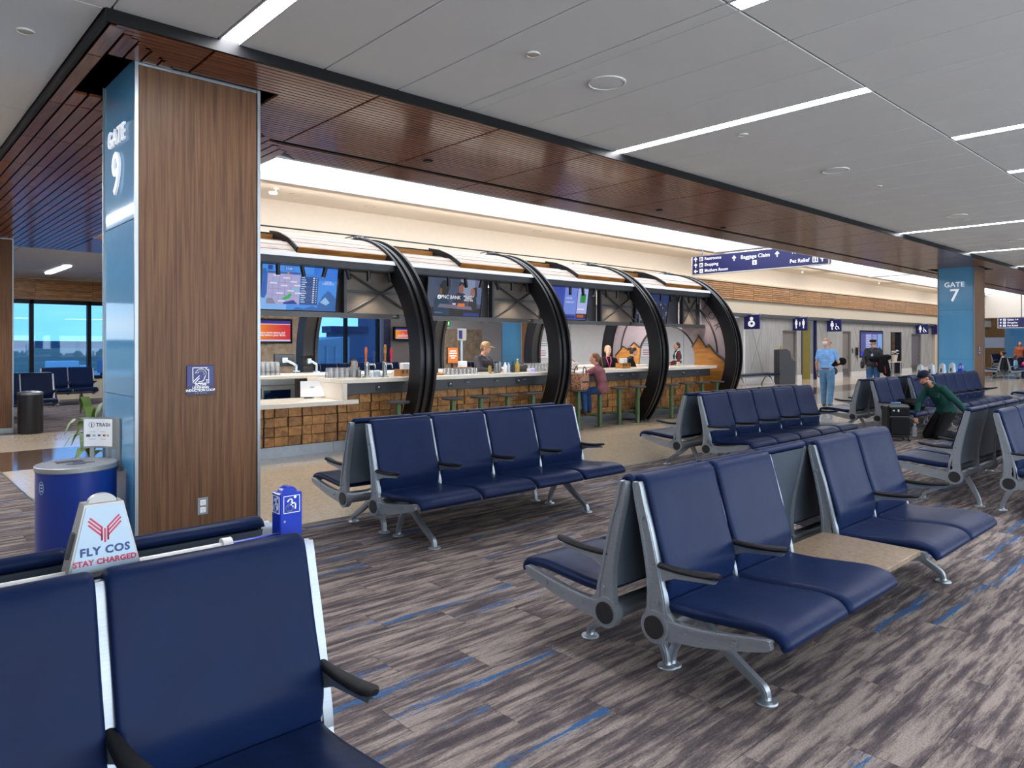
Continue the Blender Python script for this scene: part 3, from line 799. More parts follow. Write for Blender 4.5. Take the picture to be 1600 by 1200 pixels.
for i in range(16):
    for j in range(2):
        if (i*7+j*3) % 3: q.ell((-.045+.006*i, -.001, -.088-.006*j), (.0017,.0012,.0017), nu=6, nv=4)
q.build('braille', M['charger'], t)
t = thing('power_outlet', 'steel power outlet low on the walnut column', 'outlet', (1.829, 5.249, .447))
q = MB(); q.cbox((-.038, 0, -.062), (.038, .006, .062), .003); q.build('plate', M['steel'], t)
q = MB()
for z in (-.026, .026): q.cbox((-.020, -.004, z-.019), (.020, .001, z+.019), .003)
q.build('socket', M['white_paint'], t)
q = MB()
for z in (-.026, .026):
    q.box((-.009, -.0048, z-.002), (-.006, -.003, z+.011)); q.box((.006, -.0048, z-.002), (.009, -.003, z+.011)); q.cyl((0, -.0048, z-.009), (0, -.003, z-.009), .003, n=8)
q.build('slot', M['black_plastic'], t)
t = thing('wall_sign', 'small dark plate on the walnut side of the gate 7 column', 'sign', (20.62, 5.248, 1.45))
q = MB(); q.cbox((-.095, 0, -.13), (.095, .008, .13), .006); q.build('plate', M['navy_dark'], t)
q = MB(); flat_path(q, [(-.03,.05),(.0,.09),(.035,.06),(.02,.0),(-.02,0)], .006); flat_path(q, [(-.05,-.06),(.05,-.06)], .008); q.build('ear_symbol', M['white'], t)

# ------------------------------------------------------------------ the bar: hoops
RY, RZ, RO = 10.73, 1.35, 2.03
HOOPS = [3.34, 6.31, 9.29, 12.26, 15.2]
prof = [(1.74,-.15),(2.03,-.15),(2.03,-.105),(1.975,-.10),(1.975,-.035),(2.012,-.03),(2.012,.03),(1.975,.035),(1.975,.10),(2.03,.105),(2.03,.15),(1.74,.15),(1.74,.09),(1.775,.085),(1.775,-.085),(1.74,-.09)]
q = MB(); rings = []
a0 = -math.degrees(math.asin(RZ/2.03))
nA = 84
for i in range(nA+1):
    a = R(a0 + (180 - 2*a0)*i/nA)
    rings.append([(x, r_*math.cos(a), max(RZ + r_*math.sin(a), 0.0)) for r_, x in prof])
q.loft(rings); hoop_me = q.mesh('hoop', M['black_metal'], True, 30)
hl = ['half hidden behind the gate 9 column', 'first whole one, right of the weather screen', 'second whole one, in front of the pint glasses', 'third one, right of the customer in mauve', 'last one, carrying the round end panel']
for x, l_ in zip(HOOPS, hl):
    t = thing('steel_hoop', 'great black steel hoop over the bar, ' + l_, 'arch', (x, RY, 0))
    link('hoop', hoop_me, t)
    # foot
    q = MB(); q.box((-.16, -1.52, 0), (.16, -1.06, .012)); q.box((-.16, 1.06, 0), (.16, 1.52, .012)); q.build('foot_plate', M['black_metal'], t)
    # clamp and cables on top
    q = MB(); q.tube([(-.2,.1,3.40),(-.1,.0,3.43),(0,-.08,3.41),(.1,-.02,3.44),(.2,.05,3.40)], .012, 6); q.tube([(-.15,-.12,3.39),(-.02,.05,3.45),(.16,-.1,3.39)], .010, 6)
    q.cbox((-.07,-.06,3.38), (.07,.06,3.43), .01); q.build('cable_clamp', M['alu_dark'], t, smooth=True)
# ridge beams and cable
t = thing('ridge_beam', 'black beam along the top of the bar canopy', 'beam', (0, 0, 0))
q = MB(); q.box((3.2, RY-.06, 3.24), (15.2, RY+.06, 3.33)); q.build('beam', M['black_metal'], t)
q = MB(); q.tube([(3.2, RY-.05, 3.42), (6.3, RY-.03, 3.44), (9.3, RY-.05, 3.43), (12.2, RY-.03, 3.44), (15.1, RY-.05, 3.42)], .012, 6); q.build('cable', M['black_plastic'], t)

# canopy: whitewashed planks laid on the curve, the right half of each bay raised
def arc_plank(x0, x1, th0, th1, r0, thick):
    """plank following the circle from th0 to th1 degrees"""
    q = MB(); rings = []
    for x in (x0, x1):
        ring = []
        for k in range(4):
            a = R(th0 + (th1-th0)*k/3); ring.append((x, RY + (r0+thick)*math.cos(a), RZ + (r0+thick)*math.sin(a)))
        for k in range(3, -1, -1):
            a = R(th0 + (th1-th0)*k/3); ring.append((x, RY + r0*math.cos(a), RZ + r0*math.sin(a)))
        rings.append(ring)
    q.loft(rings); return q
names = ['first', 'second', 'third', 'last']
for bi, (ha, hb) in enumerate(zip(HOOPS[:-1], HOOPS[1:])):
    t = thing('canopy_bay', 'whitewashed plank roof over the bar, %s bay from the left' % names[bi], 'canopy', (0, 0, 0))
    xa, xb = ha + .16, hb - .16; xm = xa + 1.15
    th = [129 - 4.7*k for k in range(8)]
    for k in range(7):
        m_ = M['plank']
        if k < 3: arc_plank(xa, xm-.01, th[k]-.3, th[k+1]+.3, 1.90, .03).build('plank', m_, t)
        if k >= 1: arc_plank(xm+.02, xb, th[k]-.3, th[k+1]+.3, 1.965, .03).build('plank', m_, t)
    arc_plank(xm+.02, xb, th[1]+.35, th[1]-.05, 1.90, .095).build('brown_edge', M['plank_edge'], t)
    arc_plank(xm-.0, xm+.02, th[1]+.3, th[7], 1.90, .097).build('black_edge', M['black_metal'], t)
    arc_plank(xa, xm-.01, 100.6, 98.0, 1.86, .08).build('brown_edge', M['plank_edge'], t)
    for a_ in (103, 112, 124):
        q = MB(); aa = R(a_); q.box((xa, RY+1.83*math.cos(aa)-.025, RZ+1.83*math.sin(aa)-.025), (xb, RY+1.83*math.cos(aa)+.025, RZ+1.83*math.sin(aa)+.025)); q.build('purlin', M['black_metal'], t)
    # light metal front strip and charcoal fascia
    q = MB(); q.prism([(9.36, 2.82), (9.41, 2.885), (9.47, 2.885), (9.42, 2.82)], xa-.05, xb+.05); q.build('front_strip', M['white_paint'], t)
    q = MB(); q.box((xa-.05, 9.40, 2.73), (xb+.05, 9.46, 2.83)); q.box((xa-.05, 9.44, 2.72), (xb+.05, 9.80, 2.75)); q.build('fascia', M['dark_grey'], t)
    # screen wall under it: frame, mesh panel with cross bracing, bottom shelf
    x1 = xa + 1.95 if False else xa + 1.98
    xe = min(xb + .62, 15.08)
    q = MB(); q.box((xa+1.98, 9.78, 2.06), (xe, 9.80, 2.72)); q.build('mesh_panel', M['mid_grey_metal'], t)
    q = MB(); q.box((xa-.1, 9.86, 2.06), (xa+2.0, 9.88, 2.74)); q.build('mesh_panel', M['dark_grey'], t)
    q = MB()
    for x in (xa+1.96, xe-.03): q.box((x, 9.70, 2.0), (x+.045, 9.80, 2.74))
    q.box((xa+1.98, 9.74, 2.40), (xe, 9.775, 2.44)); q.build('frame_post', M['dark_grey'], t)
    for s_ in (0, 1):
        za, zb = (2.08, 2.72) if s_ == 0 else (2.72, 2.08)
        q = MB(); q.cyl((xa+2.02, 9.75 - .012*s_, za), (xe-.03, 9.75 - .012*s_, zb), .014, n=8); q.build('cross_brace', M['dark_grey'], t)
    q = MB(); q.box((xa-.1, 9.58, 2.0), (xb+.1, 9.66, 2.07)); q.box((xa-.1, 9.6, 2.06), (xb+.1, 10.3, 2.075)); q.box((xa-.1, 10.24, 2.03), (xb+.1, 10.30, 2.075)); q.build('bottom_shelf', M['dark_grey'], t)
    # track heads
    for k in range(6):
        x = xa + .9 + .36*k - .08
        h = thing('track_light', 'black cylinder track light under the bar canopy, %s of six in the %s bay' % (('first', 'second', 'third', 'fourth', 'fifth', 'sixth')[k], names[bi]), 'spotlight', (x, 9.5, 2.72), group='track lights under the bar canopy')
        tl = [.12, .35, -.3, .45, .1, .4][k]
        d = Vector((math.sin(tl)*.8, .10, -1)).normalized()
        q = MB(); q.cyl((0, 0, 0), (0, 0, -.05), .009, n=8); q.build('stem', M['black_metal'], h)
        q = MB(); p0 = Vector((0,0,-.03)) - d*.02; q.cyl(p0, p0 + d*.145, .030, n=14); q.build('head', M['black_metal'], h, smooth=True)
        q = MB(); q.cyl(p0 + d*.145, p0 + d*.147, .022, n=12); q.build('lens', M['white_paint'], h)
    for k in range(3):
        l = bpy.data.lights.new('canopy_spot', 'SPOT'); l.energy = CANOPY_SPOT; l.color = (1, .86, .70); l.spot_size = R(95); l.spot_blend = .7; l.shadow_soft_size = .05
        o = bpy.data.objects.new('canopy_spot', l); col.objects.link(o); o.location = (xa + .45 + .95*k, 9.42, 2.66); o.rotation_euler = (R(6), 0, 0)
    area_light('canopy_fill_light', ((xa+xb)/2, 10.95, 2.75), (0, 0, 0), 1.6, .9, 75, (1, .92, .82))  # unseen fill lamp added to brighten the inside of the bar
# warm strip behind the cream wall ledge and warm fill lamps inside the skylight cove
t = thing('cove_light', 'concealed warm light strip on the ledge above the slat band', 'light', (0, 0, 0))
q = MB(); q.box((15.8, 14.40, 4.0), (60, 14.46, 4.01)); q.build('led_strip', glow('warm_led', (1.0, .72, .46, 1), COVE_POWER), t)
for x in (6, 12, 18, 26, 34, 42, 50):
    area_light('cove_lamp', (x, 13.0, 4.42), (R(75), 0, 0), 7.0, .15, 24, (1.0, .90, .78))

# round end panel of the bar, ring 4 side
t = thing('end_panel', 'round mauve end panel of the bar with a big hole and oak mountains', 'panel', (15.2, RY, RZ))
def circ(r_, n, dz=0, dy=0, a0_=0, a1_=360): return [(dy + r_*math.cos(R(a0_+(a1_-a0_)*k/n)), dz + r_*math.sin(R(a0_+(a1_-a0_)*k/n))) for k in range(n + (a1_-a0_ < 360))]
N_ = 72
q = MB(); o1 = [(y, max(z, -1.35)) for y, z in circ(1.745, N_)]; i1 = circ(.86, N_, -.15)
i1 = [(y, max(z, -1.0)) for y, z in i1]
for x in (0,): 
    vs = [(-.02, y, z) for y, z in o1] + [(-.02, y, z) for y, z in i1] + [(.02, y, z) for y, z in o1] + [(.02, y, z) for y, z in i1]
    fs = []
    for k in range(N_):
        l = (k+1) % N_
        fs += [(k, l, N_+l, N_+k), (2*N_+l, 2*N_+k, 3*N_+k, 3*N_+l), (k, 2*N_+k, 2*N_+l, l), (N_+l, 3*N_+l, 3*N_+k, N_+k)]
    q.add(vs, fs)
q.build('disc', M['lavender'], t)
for r_, dz, a_, b_ in ((1.46, 0, -10, 190), (.875, -.15, -35, 215)):
    q = MB(); q.tube([(-.03, y, z) for y, z in circ(r_, 60, dz, 0, a_, b_)], .022, 6); q.build('black_ring', M['lavender_line'], t, smooth=True)
q = MB(); q.box((-.05, -.05, .72), (-.01, .05, 1.7)); q.build('strut', M['lavender_line'], t)
mt = [(-.78, .19), (-.97, .45), (-1.18, .18), (-1.27, .22), (-1.45, .02), (-1.68, -.12), (-1.74, -.1)]
poly = mt + [(y, z) for y, z in circ(1.735, 14, 0, 0, 183, 231)] + [(-1.0, -1.34), (-.55, -1.1), (-.80, -.6), (-.86, -.15), (-.84, .05)]
q = MB(); q.prism(poly, -.06, -.021, 'x'); q.build('oak_mountain', M['oak_panel'], t)
q = MB(); q.tube([(-.055, y, z) for y, z in mt], .024, 6); q.tube([(-.04, y+.03, z+.035) for y, z in mt[1:]], .012, 6); q.build('black_edge', M['lavender_line'], t)
m2 = [(.80, .16), (1.0, .30), (1.22, .12), (1.36, .2), (1.62, -.05)]
q = MB(); q.prism(m2 + [(1.5, -.85), (1.1, -1.32), (.7, -1.2), (.86, -.3)], -.06, -.021, 'x'); q.build('oak_mountain', M['oak_panel'], t)
q = MB(); q.tube([(-.055, y, z) for y, z in m2], .024, 6); q.build('black_edge', M['lavender_line'], t)
for ch, a_ in zip('EXCELSIOR', (112, 103, 94.5, 86, 77, 68, 60, 53, 45)):
    aa = R(180 - a_ + 3)
for ch, a_ in (('E', 100), ('X', 111), ('C', 121), ('I', 134), ('O', 144), ('R', 155)):
    aa = R(a_); y, z = 1.60*math.cos(aa), 1.60*math.sin(aa)
    text(ch, .26, M['lavender_line'], t, (-.024, y, z), (Matrix.Rotation(aa - R(90), 3, 'X') @ Euler(FACE_MX).to_matrix()).to_euler(), ext=.004, bold=-.006)

# ------------------------------------------------------------------ the bar: counters
t = thing('bar_worktop', 'long white quartz bar top with a waterfall end', 'countertop', (0, 0, 0))
q = MB(); q.cbox((5.16, 9.2, 1.035), (15.05, 9.95, 1.10), .006); q.build('slab', M['quartz'], t)
q = MB(); q.cbox((5.16, 9.2, .80), (5.23, 9.95, 1.034), .004); q.box((5.16, 9.95, .3), (5.23, 10.3, 1.1)); q.build('waterfall_end', M['quartz'], t)
t = thing('low_worktop', 'lower white quartz counter at the left end of the bar', 'countertop', (0, 0, 0))
q = MB(); q.cbox((3.2, 9.2, .735), (5.42, 10.1, .80), .006); q.build('slab', M['quartz'], t)
t = thing('back_worktop', 'white counter on the far side of the bar', 'countertop', (0, 0, 0))
q = MB(); q.cbox((4.2, 11.2, 1.03), (15.0, 12.15, 1.09), .006); q.build('slab', M['quartz'], t)
q = MB(); q.box((4.3, 11.5, .12), (14.95, 11.95, 1.03)); q.build('body', M['dark_grey'], t)
def block_front(name, label, xa, xb, z0, z1, rows, apron):
    t = thing(name, label, 'bar front', (0, 0, 0))
    q = MB(); q.box((xa, 9.56, .17), (xb, 9.75, z1)); q.build('backing', M['black_metal'], t)
    q = MB(); q.box((xa, 9.68, 0), (xb, 9.8, .17)); q.build('kick_plate', M['alu_dark'], t)
    if apron:
        q = MB(); q.cbox((xa+.02, 9.36, apron), (xb, 9.62, 1.033), .004); q.build('apron', M['dark_grey'], t)
    me = {}
    x = xa; h = (z1 - z0)/rows
    while x < xb - .1:
        for wd in (.145, .2, .2):
            if x + wd > xb: break
            for r_ in range(rows):
                if wd not in me:
                    qq = MB(); qq.cbox((0, 0, 0), (wd-.006, .05, h-.006), .004); me[wd] = qq.mesh('wood_block', M['oak_block'])
                link('wood_block', me[wd], t, (x, 9.525 + random.uniform(-.012, .02), z0 + h*r_))
            x += wd
        x += .016
    return t
bf = block_front('bar_counter', 'oak end-block front of the tall bar counter behind the stools', 5.27, 15.0, .18, .86, 5, .86)
block_front('bar_counter', 'oak end-block front under the lower counter at the left', 3.021, 5.265, .18, .72, 4, None)
# hooks and sockets under the top
for i, x in enumerate((6.3, 7.55, 8.2, 8.85, 10.9, 11.6, 12.0, 13.2, 13.8, 14.4)):
    q = MB(); q.tube([(x, 9.35, 1.0), (x, 9.33, .975), (x-.03, 9.315, .965), (x-.045, 9.315, .985)], .006, 6); q.tube([(x, 9.33, .975), (x+.03, 9.315, .965), (x+.045, 9.315, .985)], .006, 6); q.build('coat_hook', M['steel'], bf, smooth=True)
for x in (5.85, 7.22, 8.75, 10.95, 13.9):
    q = MB(); q.cbox((x-.05, 9.348, .90), (x+.05, 9.362, .98), .004); q.build('socket', M['black_plastic'], bf)
    q = MB(); q.box((x-.012, 9.344, .945), (x+.012, 9.349, .965)); q.build('socket_light', M['white'], bf)
# foot rail and stools
t = thing('foot_rail', 'grey foot rail running along the foot of the bar', 'rail', (0, 0, 0))
q = MB()
q.box((5.5, 9.40, .15), (15.0, 9.47, .185))
for x in (5.5, 6.9, 8.2, 9.8, 11.2, 12.6, 13.8, 14.9): q.box((x, 9.44, .155), (x+.04, 9.7, .18))
q.build('rail', M['alu_dark'], t)
def stool_parts(t):
    q = MB(); q.lathe([(.160, .715), (.175, .722), (.178, .738), (.172, .75), (.004, .752)], n=24); q.build('seat', M['stool_top'], t, smooth=True)
    q = MB(); q.cbox((-.034, -.034, .01), (.034, .034, .714), .006); q.build('post', M['green_steel'], t)
    q = MB(); q.cbox((-.08, -.08, 0), (.08, .08, .012), .004); q.build('base_plate', M['green_steel'], t)
    q = MB()
    for a, b_ in ((-1,-1),(1,-1),(-1,1),(1,1)): q.cyl((.06*a,.06*b_,.012),(.06*a,.06*b_,.03),.01,n=6)
    q.build('anchor_bolt', M['steel'], t)
    q = MB(); q.cbox((-.17, .20, .215), (.17, .27, .24), .004); q.box((-.02, .03, .20), (.02, .22, .216)); q.build('foot_plate', M['green_steel'], t)
SX = [(6.02,'left of the first whole hoop, under the bottle group'),(7.05,'first stool right of the first whole hoop'),(7.64,'second stool right of the first whole hoop'),(8.24,'third stool right of the first whole hoop'),(8.84,'fourth stool right of the first whole hoop'),
      (10.03,'holding the leopard tote bag'),(10.65,'under the customer in the mauve jumper'),(11.24,'just right of the customer in mauve'),(11.84,'second right of the customer in mauve, beside the hoop'),
      (13.02,'first stool right of the third hoop'),(13.62,'second stool right of the third hoop'),(14.22,'third stool right of the third hoop'),(14.83,'rightmost stool, by the oak end panel')]
s0 = None
for x, l_ in SX:
    lab = 'green posted bar stool, ' + l_
    if s0 is None: s0 = thing('bar_stool', lab, 'stool', (x, 9.08, 0), group='fixed stools along the bar'); stool_parts(s0)
    else: copy_tree(s0, None, (x, 9.08, 0), None, lab)

# ------------------------------------------------------------------ screens
def rects(parent, items, name='screen_image', base=-.004):
    """flat coloured areas drawn on a screen; items (x0,z0,x1,z1,colour,layer) or (polygon, colour, layer)"""
    mats = []; q = MB()
    for it in items:
        c = it[-2]
        if c not in mats: mats.append(c)
        q.mi = mats.index(c); y = base - .0012*it[-1]
        if len(it) == 6: q.box((it[0], y-.001, it[1]), (it[2], y, it[3]))
        else: q.prism(it[0], y-.001, y, 'y')
    return q.build(name, [scr(c) for c in mats], parent)
SCR = {}
SCR_POWER = 0.62
def scr(c):
    if c not in SCR: SCR[c] = glow('screen_' + c.strip('#'), c, SCR_POWER)
    return SCR[c]
def screen(name, label, loc, w_, h_, tilt=0, rz=0, bez=.018, cat='screen', depth=.05):
    t = thing(name, label, cat, loc); t.rotation_euler = (R(tilt), 0, rz)
    q = MB(); q.cbox((-w_/2-bez, 0, -h_/2-bez), (w_/2+bez, depth, h_/2+bez), .006); q.build('casing', M['screen_black'], t)
    q = MB()
    for a_, b_ in (((-w_/2-bez, -h_/2-bez), (w_/2+bez, -h_/2)), ((-w_/2-bez, h_/2), (w_/2+bez, h_/2+bez)), ((-w_/2-bez, -h_/2), (-w_/2, h_/2)), ((w_/2, -h_/2), (w_/2+bez, h_/2))):
        q.box((a_[0], -.012, a_[1]), (b_[0], .001, b_[1]))
    q.build('bezel', M['screen_black'], t)
    return t
TY = 9.70
# weather screen
t = screen('television', 'television showing a blue weather map, leftmost over the bar', (4.75, TY, 2.42), 1.16, .65, 8)
W2, H2 = .58, .325
it = [(-W2,-H2,W2,H2,'#3f8be6',0), (-W2,-H2,-.2,-.05,'#7fb0ee',1), (.2,.12,W2,H2,'#2a74da',1), ([(-W2,.24),(-.53,.25),(-.5,.16),(-.50,-.1),(-.53,-.17),(-W2,-.16)],'#1f5db4',2),
  (-.50,-.245,-.01,.185,'#a7a3d0',3), (-.505,.185,-.01,.215,'#2a5ba8',3), (-.26,.235,-.13,.29,'#2f6fc4',3), (-.50,.235,-.43,.295,'#24407e',3),
  (0,-.245,.275,.165,'#1d4b90',3), (0,.165,.275,.2,'#3a7bd0',3)]
for i in range(12):
    z = .148 - .032*i
    if i % 2: it.append((0, z-.016, .275, z+.014, '#173f7c', 4))
    it.append((.01, z-.005, .01+.05+.04*((i*37)%5)/5, z+.006, '#cfe0f5', 5)); it.append((.19, z-.006, .215, z+.008, '#e8f0fa', 5)); it.append((.24, z-.006, .255, z+.007, '#a9c4e8', 5))
for i, (x, z) in enumerate(((-.42,.15),(-.27,.12),(-.16,.07),(-.46,.04),(-.3,.01),(-.1,.02),(-.2,-.06),(-.36,-.1),(-.08,-.09),(-.33,-.21))): it.append((x, z, x+.1, z+.02, '#dcd8ee', 5))
for x in (-.42,-.33,-.24,-.15): it.append((x, -.2, x+.003, .17, '#6f6b9c', 4))
for z in (-.12,-.03,.06): it.append((-.49, z, -.03, z+.003, '#6f6b9c', 4))
it += [([(-.28,-.17),(-.2,-.12),(-.15,-.08),(-.13,-.11),(-.17,-.16),(-.24,-.185)],'#1fb04a',6), ([(-.25,-.22),(-.1,-.18),(-.03,-.24),(-.25,-.243)],'#12308c',6), ([(-.5,-.243),(-.5,-.17),(-.42,-.16),(-.36,-.243)],'#7f8096',5),
  (-.34,.10,-.32,.12,'#35c6ec',6), (-.43,.08,-.40,.095,'#35c6ec',6), (-.12,-.04,-.04,-.02,'#35d6e6',6), (-.22,.193,-.205,.207,'#38b648',6), (-.205,.193,-.19,.207,'#e0c23a',6), (-.19,.193,-.17,.207,'#d23b32',6), (-.16,.193,-.14,.207,'#7a3fc0',6),
  ([(.28,-.25),(.36,-.1),(.44,-.02),(.5,-.06),(W2,-.14),(W2,-.32),(.28,-.32)],'#2c62a8',2), ([(-.1,-.325),(-.05,-.28),(.06,-.30),(.2,-.26),(.35,-.31),(W2,-.29),(W2,-.325)],'#1c5fae',4), ([(.32,-.2),(.4,-.12),(.48,-.2),(.42,-.24)],'#8fbbe6',3)]
rects(t, it)
text('LOCAL\nFORECASTS', .035, scr('#d8e8fa'), t, (.43, -.016, .09), FACE_MY, ext=.0005)
text('11:50', .045, scr('#e8f2fc'), t, (-.195, -.016, .262), FACE_MY, ext=.0005)
# bank advert
t = screen('television', 'television showing people at a table in a bank advert, second over the bar', (7.58, TY, 2.40), 1.16, .65, 8)
it = [(-W2,-H2,W2,H2,'#3c4660',0), (-W2,-H2,W2,-.17,'#0c0c14',1), (.1,.05,.42,H2,'#7d8ba6',1), (.42,-.1,W2,H2,'#55658a',1), (.5,.2,W2-.01,.29,'#c2602a',2),
 ([(-.42,-.3),(-.44,-.05),(-.36,.05),(-.2,.03),(-.12,-.08),(-.1,-.3)],'#12344c',3), ([(-.35,.04),(-.34,.2),(-.28,.29),(-.16,.28),(-.13,.18),(-.17,.05)],'#15100f',3), ([(-.35,.06),(-.33,.16),(-.29,.14),(-.29,.05)],'#6b4a2c',4),
 ([(-.03,-.2),(-.03,.02),(.06,.1),(.2,.08),(.26,-.02),(.26,-.2)],'#141c3a',3), ([(.07,.09),(.06,.2),(.1,.26),(.16,.25),(.17,.12),(.13,.08)],'#8a5444',4), ([(.06,.2),(.08,.28),(.17,.27),(.18,.2),(.12,.24)],'#1a1210',5),
 ([(.3,-.22),(.3,-.02),(.36,.05),(.46,.04),(.49,-.1),(.48,-.22)],'#181a20',3), ([(.33,.06),(.33,.15),(.38,.19),(.42,.15),(.40,.04)],'#965a48',4), ([(.38,.19),(.46,.2),(.48,.04),(.43,.02),(.42,.15)],'#1a1412',5),
 ([(-.36,-.17),(.4,-.2),(.36,-.14),(-.32,-.11)],'#6e6478',5), (.06,-.15,.22,-.09,'#d2691e',6), (-.05,-.12,.02,-.09,'#c9cbd6',6), (.2,-.31,W2-.02,-.25,'#1c2d78',6), (-.42,-.27,-.25,-.25,'#5a5a90',6)]
rects(t, it)
text('PNC BANK', .085, scr('#f0f2fa'), t, (-.10, -.018, .005), FACE_MY, ext=.0005, bold=.0005)
text('BRILLIANTLY\nBORING\nSINCE 1865', .04, scr('#f0f2fa'), t, (.29, -.018, .0), FACE_MY, ext=.0005, bold=.0005)
q = MB(); q.cyl((-.345, -.017, .005), (-.345, -.0185, .005), .038, n=20); q.build('round_emblem', scr('#f0f2fa'), t)
q = MB(); q.tube([(.145, -.018, -.06), (.145, -.018, .07)], .004, 4); q.prism([(-.36,-.02),(-.345,.03),(-.33,.0)], -.0205, -.019, 'y'); q.build('divider', scr('#3c4660'), t)
# third and fourth
t = screen('television', 'television with pale blue panels and a green patch, third over the bar', (10.40, TY, 2.42), 1.16, .65, 8)
rects(t, [(-W2,-H2,W2,H2,'#3346a6',0), (-.1,-.22,.26,H2,'#6f86d8',1), (.28,-.2,W2,H2,'#a9b2e6',1), (.36,.02,.52,.2,'#1f8a3c',2), (.28,-.3,W2,-.2,'#2a1a20',2), (.3,-.28,.5,-.22,'#a8502c',3), (-.5,-.26,-.45,-.2,'#d8302c',3), (-.1,-.3,.24,-.25,'#1a2466',2), (.3,-.12,.5,-.1,'#e8ecfa',2)])
text('LOCAL', .06, scr('#d8e0fa'), t, (.02, -.012, .1), FACE_MY, ext=.0005); text('FORECAST', .05, scr('#d8e0fa'), t, (.06, -.012, .02), FACE_MY, ext=.0005)
t = screen('television', 'television with a dim crowd scene, rightmost over the bar', (13.18, TY, 2.42), 1.16, .65, 8)
it = [(-W2,-H2,W2,H2,'#1a2142',0), (-W2,.1,W2,H2,'#1c2f5e',1)]
rr = random.Random(3)
for i in range(70):
    x, z = rr.uniform(-.56,.52), rr.uniform(-.3,.12); it.append((x, z, x+rr.uniform(.02,.06), z+rr.uniform(.02,.05), rr.choice(['#5a4a6a','#7d6f86','#3a3f6a','#24304f','#94808a','#2a3a44']), 2 + i % 5))
rects(t, it)
# gate screens on the far walls
def gate_screen(label, x, y, z, w_, h_, lines, fs, off=0):
    t = screen('wall_screen', label, (x, y, z), w_, h_, 0, bez=.07, depth=.08)
    a, b_ = w_/2, h_/2
    it = [(-a,-b_,a,b_,'#e0521e',0), (-a,b_*.70,a,b_,'#3a2b86',2), (-a,b_*.62,a,b_*.70,'#d8c8d8',2), (-a,-b_,a,-b_*.84,'#c8c8ea',2)]
    n = 14
    for k in range(n):
        f = k/(n-1); c = [int((1-f)*p + f*q_) for p, q_ in zip((240,150,30), (205,35,60))]
        it.append((-a + 2*a*k/n, -b_*.84, -a + 2*a*(k+1)/n, b_*.62, '#%02x%02x%02x' % tuple(c), 1))
    rects(t, it); text(lines, fs, scr('#f4f0f4'), t, (off, -.012, -b_*.28), FACE_MY, ext=.0005, bold=fs*.02)
    return t
gate_screen('orange wall screen on the stone wall left of the bar', 10.7, 24.0, 2.07, 1.35, .72, 'Enjoy some peace and\nquiet before your flight.', .105)
gate_screen('small orange wall screen on the grey wall seen through the bar', 16.1, 23.95, 2.03, .72, .40, 'Hi.\nEnjoy some peace and\nquiet before your flight.', .055)
t = screen('wall_screen', 'large blue flight information screen on the grey wall', (38.9, 14.74, 1.63), 2.9, 1.25, 0, bez=.06, depth=.02)
it = [(-1.45,-.625,1.45,.625,'#23266e',0), (-1.4,-.4,-.85,.5,'#4a4f8e',1), (-.8,-.45,.0,.52,'#7a80c2',1), (.05,-.45,.72,.52,'#6a70b4',1), (.78,-.45,1.4,.52,'#7fa6d8',1), ([(.85,-.45),(1.0,-.1),(1.2,-.25),(1.38,-.4),(1.38,-.45)],'#2b55c8',2), (-1.45,-.625,-.1,-.45,'#2a2ad8',1)]
for i in range(9):
    z = .42 - .09*i; it.append((-.74, z, -.1, z+.035, '#c9cdf0', 3)); it.append((.1, z, .66, z+.035, '#b4baea', 3))
rects(t, it)
# ------------------------------------------------------------------ beam seating
def strip_poly(pts, wd):
    L = []; Rr = []
    for i, p in enumerate(pts):
        a = pts[max(i-1, 0)]; b_ = pts[min(i+1, len(pts)-1)]
        d = Vector((b_[0]-a[0], b_[1]-a[1])).normalized(); n_ = Vector((-d.y, d.x))
        L.append((p[0] + n_.x*wd[i]/2, p[1] + n_.y*wd[i]/2)); Rr.append((p[0] - n_.x*wd[i]/2, p[1] - n_.y*wd[i]/2))
    return L + Rr[::-1]
HZ = .315
def spline(pts, n):
    """Catmull-Rom through pts"""
    out_ = []
    P = [pts[0]] + list(pts) + [pts[-1]]
    for i in range(1, len(P)-2):
        for k in range(n):
            t = k/n; p0, p1, p2, p3 = P[i-1], P[i], P[i+1], P[i+2]
            out_.append(tuple(.5*(2*p1[j] + (p2[j]-p0[j])*t + (2*p0[j]-5*p1[j]+4*p2[j]-p3[j])*t*t + (3*p1[j]-p0[j]-3*p2[j]+p3[j])*t**3) for j in range(len(p1))))
    out_.append(tuple(pts[-1])); return out_
